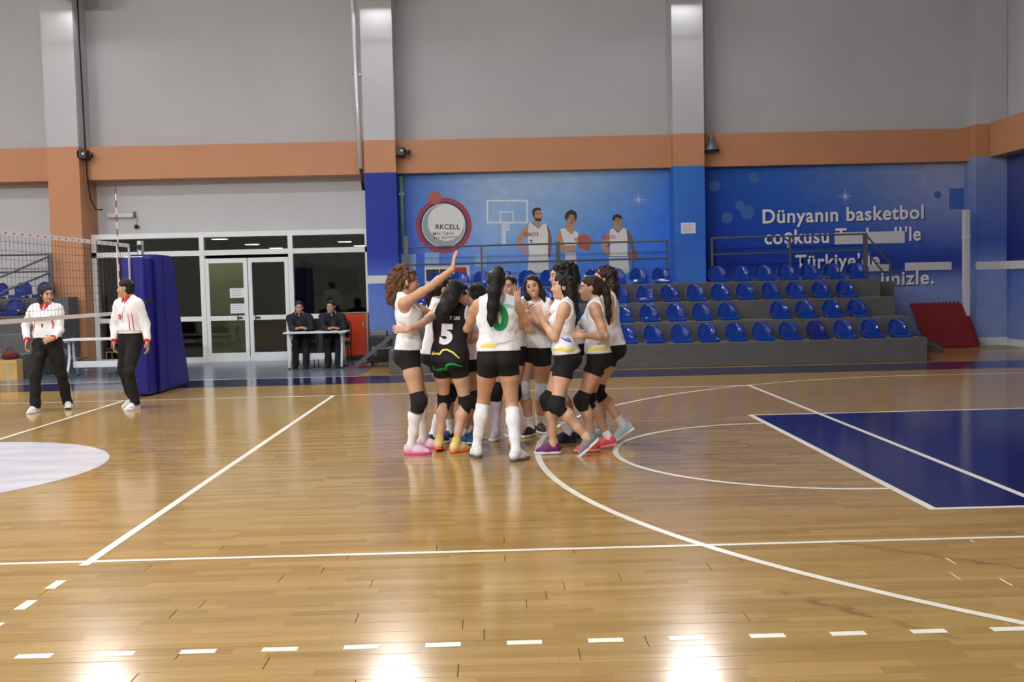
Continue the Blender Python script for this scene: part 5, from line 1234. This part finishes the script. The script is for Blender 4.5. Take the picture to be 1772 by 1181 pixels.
# ------------------------------------------------------------------ terraces, seats, rails
RY = [7.95 + .75*k for k in range(4)]; RZ = [.42, .775, 1.13, 1.49]
bl = thing('bleacher', 'grey concrete terrace with four stepped rows along the mural wall', 'bleacher', (3.45, 7.95, 0))
for k in range(4):
    y1 = RY[k+1] if k < 3 else 11.57
    MB().box(0, 9.6, RY[k] - 7.95, y1 - 7.95, 0, RZ[k], .01).build('step', 'concrete', bl)
MB().box(9.6, 10.12, 2.9, 3.6, 0, 1.42, .01).build('end_block', 'concrete', bl)
def stringer(parent, x0, z0, x1, z1, y):
    b = MB(); b.prism([(x0, y, z0), (x1, y, z1), (x1, y, z1 + .09), (x0, y, z0 + .09)], (0, .05, 0)).build('stair_stringer', 'rail_grey', parent)
    n = 4
    for i in range(n):
        t = (i + .5)/n; x = x0 + (x1 - x0)*t; z = z0 + (z1 - z0)*t
        MB().box(x - .11, x + .11, y + .05, y + .55, z + .0, z + .03).build('stair_tread', 'rail_grey', parent)
stringer(bl, -.02, .62, -.80, .0, 1.5)
stringer(bl, 9.62, .62, 10.75, .0, 2.0)
b2 = thing('bleacher', 'grey terrace at the left edge of the hall behind the net', 'bleacher', (-9.0, 8.9, 0))
for k in range(4):
    y1 = .7*(k+1) if k < 3 else 2.6
    MB().box(0, 5.6, .7*k, y1, 0, (.45, .8, 1.14, 1.49)[k], .01).build('step', 'concrete', b2)
stringer(b2, 5.62, .70, 6.40, .0, .9)
# one bucket seat, then copies
def seat_shell():
    prof = []                                          # (y back, z, half width) from the front lip to the rolled top of the back
    for a in (0, .5, 1): prof.append((-.012 + .012*a, .0 + .055*a, .165 + .008*a))
    for a in (.2, .5, .8, 1): prof.append((.26*a, .055 - .012*math.sin(a*math.pi) + .004*a, .173 + .006*a))
    for a in (.35, .7, 1): q = a*math.pi/2; prof.append((.26 + .07*math.sin(q), .059 + .07*(1 - math.cos(q)), .181))
    for k_ in range(1, 11):
        q = k_/10; z = .129 + .205*q; hw = .182*(1 - max(0, q - .22)**2.3*1.28) if q < .99 else .045
        prof.append((.33 + .045*q + (.03*max(0, q - .8)/.2), z - .012*max(0, q - .9)/.1, max(hw, .04)))
    bm = bmesh.new(); G = []; n = len(prof)
    for i, (y, z, hw) in enumerate(prof):
        back = i > 8
        G.append([bm.verts.new((hw*u, y - ((.045*abs(u)**2.2) if back else 0), z + (0 if back or i < 3 else .03*abs(u)**4))) for u in np.linspace(-1, 1, 13)])
    for A, B in zip(G, G[1:]):
        for j in range(12): bm.faces.new((A[j], A[j+1], B[j+1], B[j]))
    bmesh.ops.recalc_face_normals(bm, faces=bm.faces)
    bmesh.ops.solidify(bm, geom=bm.faces[:], thickness=.008)
    me = bpy.data.meshes.new('seat_shell'); bm.to_mesh(me); bm.free(); me.polygons.foreach_set('use_smooth', [True]*len(me.polygons)); me.materials.append(MAT['seat_blue']); return me
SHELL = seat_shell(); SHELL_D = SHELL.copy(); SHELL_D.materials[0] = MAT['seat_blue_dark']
bk = MB().box(-.12, .12, .03, .30, 0, .035, .004); bk0 = bk.build('seat_bracket', 'seat_dark'); BRK = bk0.data; bpy.data.objects.remove(bk0)
proto = thing('stadium_seat', '', 'seat'); sh = bpy.data.objects.new('seat_shell', SHELL); COL.objects.link(sh); sh.parent = proto
br_ = bpy.data.objects.new('seat_bracket', BRK); COL.objects.link(br_); br_.parent = proto
proto['group'] = 'blue seats on the terraces'; used = [False]
def place_seat(x, y, z, label, dark=False):
    if not used[0]: o = proto; used[0] = True; kids = list(proto.children)
    else:
        o = proto.copy(); COL.objects.link(o)
        for c in (sh, br_):
            d = c.copy(); COL.objects.link(d); d.parent = o
            if c is sh: d.data = SHELL_D if dark else SHELL
    o.location = (x, y, z); o.rotation_euler.z = random.uniform(-.03, .03); o['label'] = label
ORD = 'first second third fourth fifth sixth seventh eighth ninth tenth eleventh twelfth thirteenth fourteenth fifteenth sixteenth seventeenth eighteenth nineteenth twentieth'.split()
ROW = ('bottom', 'second lowest', 'third lowest')
for k, (xr, pt_, n, skip) in enumerate(((12.66, .495, 19, ()), (12.19, .4922, 18, (4,)), (12.22, .4925, 18, ()))):
    c = 0
    for i in range(n):
        if i in skip: continue
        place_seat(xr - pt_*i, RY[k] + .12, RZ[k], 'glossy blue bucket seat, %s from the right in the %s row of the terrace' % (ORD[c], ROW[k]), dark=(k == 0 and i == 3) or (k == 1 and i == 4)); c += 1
for i in range(7): place_seat(12.67 - .466*i, RY[3] + .12, RZ[3], 'blue bucket seat, %s from the right in the top row under the big lettering' % ORD[i])
for i in range(11): place_seat(8.72 - .452*i, RY[3] + .12, RZ[3], 'blue bucket seat, %s from the right in the top row below the printed athletes' % ORD[i])
for i, (x, k) in enumerate(((-4.02, 3), (-4.50, 3), (-4.98, 3), (-4.36, 2), (-4.84, 2))):
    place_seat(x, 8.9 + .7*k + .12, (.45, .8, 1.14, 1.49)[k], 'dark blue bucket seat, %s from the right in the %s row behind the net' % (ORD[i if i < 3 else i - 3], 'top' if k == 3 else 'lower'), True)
def rail_thing(label, loc, rails, posts, thick=()):
    t = thing('guard_rail', label, 'railing', loc)
    o = Vector(loc)
    for p in rails: MB().tube([Vector(q) - o for q in p], .022, 6).build('rail', 'rail_grey', t)
    for i, (x, y, z0, z1) in enumerate(posts):
        r = .045 if i in thick else .02
        MB().box(x - o.x - r, x - o.x + r, y - o.y - .02, y - o.y + .02, z0 - o.z, z1 - o.z).build('post', 'rail_grey', t)
    return t
rail_thing('grey steel guard rail on the terrace in front of the printed athletes', (3.56, 11.2, 1.49), [[(3.50, 11.2, 2.35), (8.99, 11.2, 2.37)], [(3.50, 11.2, 1.99), (8.99, 11.2, 2.01)]],
           [(3.53, 11.2, 1.49, 2.6), (5.09, 11.2, 1.49, 2.36), (6.68, 11.2, 1.49, 2.40), (8.24, 11.2, 1.49, 2.36), (8.96, 11.2, 1.49, 2.37)], (0, 2))
rail_thing('grey steel guard rail in front of the lettering, sloping down at its right end', (9.89, 11.2, 1.49), [[(9.87, 11.2, 2.40), (13.1, 11.2, 2.42), (13.62, 11.2, 1.80)], [(9.87, 11.2, 2.06), (13.1, 11.2, 2.08), (13.55, 11.2, 1.52)]],
           [(9.89, 11.2, 1.49, 2.42), (11.52, 11.2, 1.49, 2.41), (13.1, 11.2, 1.49, 2.44), (13.62, 11.2, .6, 1.82)], (2,))
rail_thing('dark grey guard rail on the left terrace behind the net', (-3.86, 11.3, 1.49), [[(-6, 11.3, 2.39), (-3.86, 11.3, 2.38)], [(-6, 11.3, 2.03), (-3.86, 11.3, 2.03)], [(-4.5, 9.9, 1.8), (-3.88, 11.3, 2.34)], [(-4.2, 9.9, 1.62), (-3.88, 11.3, 2.0)]],
           [(-3.86, 11.3, 1.49, 2.40), (-5.4, 11.3, 1.49, 2.39), (-4.5, 9.9, 1.0, 1.8)], (0,))
t = thing('sign_board', 'small sponsor sign lying behind the top seats at the left end of the terrace', 'sign', (4.36, 11.38, 1.49))
MB().box(-.47, .47, -.01, .01, .0, .47).build('board', 'trim_white', t)
MB().box(-.44, -.17, -.014, -.01, .16, .40).build('panel', 'ink_black', t); MB().box(-.15, .12, -.014, -.01, .16, .40).build('panel', 'ink_black', t)
MB().prism([(.14, -.014, .16), (.44, -.014, .16), (.40, -.014, .43), (.14, -.014, .43)], (0, .004, 0)).build('panel', 'red_sign', t)
text_line('FOR', (-.11, .24), (.08, .24), .12, -.016, 'ink_white', t, bold=.02)
# ------------------------------------------------------------------ volleyball net and post
nt_ = thing('volleyball_net', 'volleyball net with white tapes stretched across the left of the hall', 'net', (0, 0, 1.24))
NY0, NY1 = -6.0, 4.95; ZB, ZT = 0.02, 1.0
b = MB()
def strip(p, q, r): 
    b.tube([p, q], r, 3, cap=False)
n = int((NY1 - NY0)/.1)
for i in range(n + 1): strip((0, NY0 + .1*i, ZB), (0, NY0 + .1*i, ZT), .0022)
for i in range(1, 10): strip((0, NY0, ZB + .098*i), (0, NY1, ZB + .098*i), .0022)
b.build('net_mesh', 'net_cord', nt_)['kind'] = 'stuff'
tp = MB().box(-.006, .006, NY0, NY1, ZT - .026, ZT + .026).build('top_tape', 'net_tape', nt_)
k = MB()
for i in range(54): k.box(-.008, .008, NY0 + .2*i + .08, NY0 + .2*i + .13, ZT - .012, ZT + .006)
k.build('lacing', 'lacing_grey', tp)['kind'] = 'stuff'
MB().box(-.006, .006, NY0, NY1, ZB - .025, ZB + .025).build('bottom_tape', 'net_tape', nt_)
MB().box(-.006, .006, NY1 - .03, NY1 + .02, ZB, ZT).build('side_tape', 'net_tape', nt_)
MB().box(-.008, .008, 4.46, 4.51, ZB, ZT).build('side_band', 'net_tape', nt_)
for z in (ZT, ZB): MB().tube([(0, NY1, z), (0, 5.38, z + (.0 if z == ZT else .1))], .006, 6).build('tension_cord', 'net_cord', nt_)
MB().tube([(0, NY1, ZT), (.0, 5.08, .5), (0, 5.2, -.3)], .006, 6).build('tension_cord', 'net_tape', nt_)
an = thing('net_antenna', 'thin red and white striped rod standing on the net edge', 'antenna', (.012, 4.48, 1.24))
for i in range(18): MB().tube([(0, 0, .02 + .1*i), (0, 0, .12 + .1*i)], .009, 8).build('stripe', 'antenna_red' if i % 2 else 'trim_white', an)
ps = thing('net_post', 'metal net post with crank rising from the blue padding', 'post', (0, 5.45, 0))
MB().lathe([(.05, 0), (.05, 2.32), (.046, 2.33)], (0, 0, 0), 20).build('tube', 'post_metal', ps, True)
MB().box(-.03, .03, -.1, -.04, 2.20, 2.27, .005).build('pulley', 'black_plastic', ps)
MB().box(-.06, .06, -.06, .06, 0, .012).build('base_plate', 'steel', ps)
pd = thing('post_pad', 'dark blue wedge shaped padding around the net post', 'padding', (0, 5.45, 0))
MB().box(-.14, .20, -.46, -.10, .02, 2.08, .03).build('front_pad', 'pad_blue', pd)
m = MB(); m.prism([(-.2, -.10, .02), (-.2, 1.45, .02), (-.2, .78, 2.12), (-.2, -.10, 2.12)], (.44, 0, 0)); bmesh.ops.bevel(m.bm, geom=m.bm.edges[:], offset=.03, segments=2, affect='EDGES'); m.build('wedge_pad', 'pad_blue', pd)
MB().box(-.205, .245, .30, .33, .04, 2.10).build('seam_flap', 'pad_blue', pd); MB().box(-.16, .215, -.47, -.09, 1.38, 1.43).build('strap', 'black_rubber', pd)
# ------------------------------------------------------------------ tables, chairs and small things
def table(label, x, y, L, D):
    t = thing('folding_table', label, 'table', (x, y, 0))
    MB().box(-L/2, L/2, -D/2, D/2, .685, .715, .006).build('tabletop', 'table_white', t)
    MB().box(-L/2 + .12, L/2 - .12, -.02, .02, .17, .29, .006).build('stretcher', 'table_white', t)
    for sx in (-1, 1):
        for sy in (-1, 1):
            X = sx*(L/2 - .10); MB().tube([(X, sy*.10, .68), (X, sy*.10, .40), (X, sy*.16, .22), (X, sy*(D/2 - .04), .02)], [.026, .026, .026, .024], 8).build('leg', 'table_white', t, True)
            MB().lathe([(.025, 0), (.03, .008), (.025, .03)], (X, sy*(D/2 - .04), 0), 10).build('foot', 'black_rubber', t)
        MB().box(sx*(L/2 - .10) - .03, sx*(L/2 - .10) + .03, -D/2 + .06, D/2 - .06, .655, .685).build('bracket', 'table_white', t)
table('white folding table with two seated men behind it', 1.87, 9.78, 1.20, .58)
table('white folding table behind the referees with maroon chairs at it', -1.78, 9.05, 1.8, .62)
def chair(label, x, y, rz, fab, frm, group):
    t = thing('conference_chair', label, 'chair', (x, y, 0), group, rz)
    m = MB(); m.box(-.21, .21, -.20, .22, .43, .49, .025); m.build('seat', fab, t)
    m = MB(); pts = [(-.19, .24, .55)] + [(.19*math.cos(a)*-1, .24 + .03, .78 + .14*math.sin(a)) for a in np.linspace(0, math.pi, 13)] + [(.19, .24, .55)]
    m.prism(pts, (0, .035, 0)); m.build('backrest', fab, t)
    MB().tube([(-.22, .2, .40), (-.22, .25, .60)] + [(-.22*math.cos(a), .285, .78 + .17*math.sin(a)) for a in np.linspace(0, math.pi, 13)] + [(.22, .25, .60), (.22, .2, .40)], .012, 8).build('back_frame', frm, t, True)
    for sx in (-1, 1):
        MB().tube([(sx*.21, -.19, .43), (sx*.215, -.22, 0)], .011, 8).build('leg', frm, t); MB().tube([(sx*.21, .19, .43), (sx*.215, .27, 0)], .011, 8).build('leg', frm, t)
    MB().tube([(-.21, -.19, .42), (.21, -.19, .42), (.21, .19, .42), (-.21, .19, .42)], .01, 6, closed=True).build('seat_frame', frm, t)
cg = 'chairs at the white tables'
chair('maroon chair with pale frame at the left table, beside the standing referee', -1.92, 9.72, .1, 'maroon', 'gold_frame', cg)
chair('maroon chair at the left table, half behind the blue padding', -1.18, 9.75, -.05, 'maroon', 'gold_frame', cg)
chair('black chair under the left seated man', 1.55, 10.22, 0, 'black_rubber', 'black_plastic', cg)
chair('black chair under the right seated man', 2.22, 10.22, 0, 'black_rubber', 'black_plastic', cg)
for x, s_ in ((1.55, 'left'), (2.21, 'right')):
    t = thing('phone', 'dark phone held by the %s seated man' % s_, 'phone', (x, 9.72, .80)); MB().box(-.04, .04, -.005, .005, 0, .14, .003).build('phone_body', 'black_plastic', t); MB().box(-.036, .036, .005, .006, .008, .132).build('screen', 'ink_navy', t); t.rotation_euler.x = .5
t = thing('cabinet', 'orange red cabinet against the glass beside the scoring table', 'cabinet', (2.36, 11.72, 0))
MB().box(-.36, .28, -.10, .22, .08, 1.0, .01).build('body', 'orange_red', t); MB().box(-.33, .24, -.125, -.10, .11, .96, .008).build('door', 'orange_red', t)
MB().box(.245, .29, -.13, -.09, .06, 1.0).box(-.36, .29, -.12, -.09, 1.0, 1.03).build('rim', 'cabinet_rim', t); MB().box(.17, .20, -.15, -.125, .72, .82, .004).build('latch', 'steel', t); MB().box(.17, .20, -.15, -.125, .30, .36, .004).build('latch', 'steel', t)
MB().box(-.34, .26, -.08, .2, 0, .08).build('plinth', 'black_plastic', t)
t = thing('equipment_case', 'black equipment case under the left end of the terrace', 'case', (3.05, 10.6, 0))
MB().box(-.26, .36, -.2, .3, .03, .56, .02).build('body', 'black_plastic', t); MB().box(-.2, .3, -.215, -.2, .30, .36).build('handle', 'grey_case', t)
for x in (-.2, .3): MB().lathe([(.03, 0), (.035, .01), (.03, .035)], (x, -.1, 0), 10).build('wheel', 'black_rubber', t)
MB().box(-.24, .1, -.1, .2, .56, .66, .02).build('lid', 'grey_case', t)
t = thing('cardboard_box', 'tan cardboard box on the floor at the foot of the left terrace', 'box', (-3.52, 8.62, 0))
MB().box(-.16, .16, -.12, .12, 0, .38).build('carton', 'cardboard', t); MB().box(-.16, .16, -.125, -.12, .30, .38).build('flap', 'cardboard', t); MB().box(-.03, .03, -.124, -.12, 0, .38).build('tape', 'gold_frame', t)
t = thing('gym_bag', 'dark maroon bag on top of the cardboard box', 'bag', (-3.52, 8.62, .38))
MB().lathe([(.10, 0), (.14, .03), (.145, .09), (.10, .15), (.02, .165)], (0, 0, 0), 18).build('bag_body', 'maroon', t, True); MB().tube([(-.07, 0, .14), (-.04, 0, .21), (.04, 0, .21), (.07, 0, .14)], .01, 6).build('strap', 'maroon', t)
t = thing('paper_cup', 'small white cup on the floor under the left table', 'cup', (-2.50, 9.5, 0)); MB().lathe([(.028, 0), (.04, .1), (.043, .1), (.036, .095), (.025, .01)], (0, 0, 0), 14).build('cup_wall', 'paper', t, True)
# red puzzle mat leaning at the right end
m = MB(); pts = []
W2, H2, s_ = 1.06, .95, .0125
def teeth(p, q, nrm_, n):
    out = []
    for i in range(n):
        for f_, o_ in ((.0, 0), (.28, 0), (.22, 1), (.78, 1), (.72, 0)):
            out.append((p[0] + (q[0]-p[0])*(i + f_)/n + nrm_[0]*.03*o_, p[1] + (q[1]-p[1])*(i + f_)/n + nrm_[1]*.03*o_))
    return out
pts = teeth((0, 0), (W2, 0), (0, -1), 13) + teeth((W2, 0), (W2, H2), (1, 0), 11) + teeth((W2, H2), (0, H2), (0, 1), 13) + teeth((0, H2), (0, 0), (-1, 0), 11)
t = thing('puzzle_mat', 'dark red foam puzzle mat leaning near the white pole', 'mat', (14.35, 11.05, .03))
m.prism([(x - .20*y/H2*1.0 - .0, y*.42, y*.93) for x, y in pts], (0, .028, .012)); m.build('foam_sheet', 'maroon_mat', t)
t = thing('puzzle_mat', 'second dark red foam mat right behind the leaning red one', 'mat', (14.42, 11.13, .03))
m = MB(); m.prism([(x - .16*y/H2, y*.38, y*.90) for x, y in pts], (0, .028, .012)); m.build('foam_sheet', 'maroon_mat', t)
t = thing('pole', 'white upright pole in front of the corner at the right', 'pole', (15.33, 11.45, 0))
MB().box(-.06, .06, -.06, .06, 0, 2.87, .008).build('shaft', 'pvc_white', t); MB().box(-.065, .065, -.065, .065, 2.30, 2.34).box(-.066, .066, -.066, .066, 2.87, 2.885).build('cap', 'trim_white', t)
# fixtures on the walls
t = thing('conduit', 'silver foil wrapped pipe running down the column left of the blue mural', 'pipe', (2.55, 11.72, 3.6))
MB().tube([(-.05, 0, 6.1), (-.035, 0, 4.0), (0, 0, 1.9), (.03, 0, .45)], .055, 10).build('foil_wrap', 'foil', t, True); MB().tube([(.03, 0, .46), (.07, 0, 0)], .035, 8).build('pipe_end', 'black_plastic', t, True)
MB().box(-.08, .10, .0, .12, 2.4, 2.45).build('clamp', 'steel', t)
t = thing('cable', 'black cable sagging down the side of the left orange column', 'cable', (-3.19, 11.8, 3.3))
MB().tube([(-.06, 0, 6.2), (-.05, 0, 3.6), (-.03, 0, 1.25), (-.02, 0, .75), (.03, 0, .25), (.12, .05, .02), (.24, .1, .03)], .016, 6).build('cable_run', 'black_rubber', t, True)
def camera_box(label, x, y, z):
    t = thing('security_camera', label, 'camera', (x, y, z))
    MB().box(-.13, .06, -.14, .14, -.08, .10, .01).build('housing', 'black_plastic', t); MB().lathe([(.05, 0), (.055, .03), (.05, .09)], (.13, -.05, -.05), 12).build('lens_hood', 'black_plastic', t, True)
    MB().box(-.02, .02, -.15, -.14, 0, .04).build('label_plate', 'paper', t); MB().box(-.03, .03, .12, .16, -.1, .12).build('bracket', 'rail_grey', t)
camera_box('small black camera box on the left orange column', -3.2, 11.74, 4.46)
camera_box('small black camera box on the orange beam right of the silver pipe', 3.46, 11.74, 4.38)
t = thing('horn_speaker', 'grey bell shaped horn on the orange beam beside the third column', 'speaker', (10.02, 11.75, 4.30))
MB().lathe([(.05, .30), (.06, .22), (.09, .10), (.17, .0), (.18, -.02), (.16, -.02), (.05, .05)], (0, 0, 0), 20).build('bell', 'rail_grey', t, True); MB().box(-.03, .03, 0, .16, .24, .30).build('bracket', 'rail_grey', t); MB().lathe([(.165, -.05), (.175, -.02)], (0, 0, 0), 20).build('rim', 'black_plastic', t)
t = thing('fluorescent_light', 'short white wall fixture above the entrance beside the orange column', 'light', (-2.75, 12.44, 3.24))
MB().box(-.30, .26, -.05, .05, -.05, .05, .01).build('housing', 'pvc_white', t); MB().box(.26, .29, -.05, .05, -.06, .07).build('end_cap', 'grey_case', t)
t = thing('hanging_alarm', 'small black ball hanging by a wire from the white wall fixture', 'alarm', (-2.43, 12.42, 3.02)); MB().lathe([(.01, -.05), (.04, -.03), (.05, 0), (.04, .035), (.01, .05)], (0, 0, -.04), 14).build('ball', 'black_plastic', t, True)
MB().tube([(-.045, 0, .22), (.04, 0, .14), (.0, 0, .01)], .005, 6).build('wire', 'black_rubber', t)
t = thing('pipe', 'thin pale green pipe beside the blue column at the mural edge', 'pipe', (3.40, 11.95, 2.4)); MB().tube([(0, 0, 0), (0, 0, 1.5)], .035, 10).build('pipe_run', 'green_pipe', t, True); MB().box(-.05, .05, 0, .1, 1.1, 1.15).build('clamp', 'steel', t)
t = thing('notice', 'white paper notice stuck on the blue column beside the printed athletes', 'paper', (9.475, 11.592, 2.53)); MB().box(-.155, .155, -.003, 0, 0, .225).build('sheet', 'paper', t)
for q in range(5): MB().box(-.12, .12 - .03*(q % 3), -.004, -.003, .18 - .033*q, .186 - .033*q).build('print_line', 'paper_ink', t)
# ------------------------------------------------------------------ the people
EYE_MESH = bpy.data.meshes.new('eye'); _b = bmesh.new(); bmesh.ops.create_uvsphere(_b, u_segments=12, v_segments=8, radius=1); _b.to_mesh(EYE_MESH); _b.free()
EYE_MESH.polygons.foreach_set('use_smooth', [True]*len(EYE_MESH.polygons)); EYE_MESH.materials.append(eye_mat())
for sp in PEOPLE:
    build_person(sp)
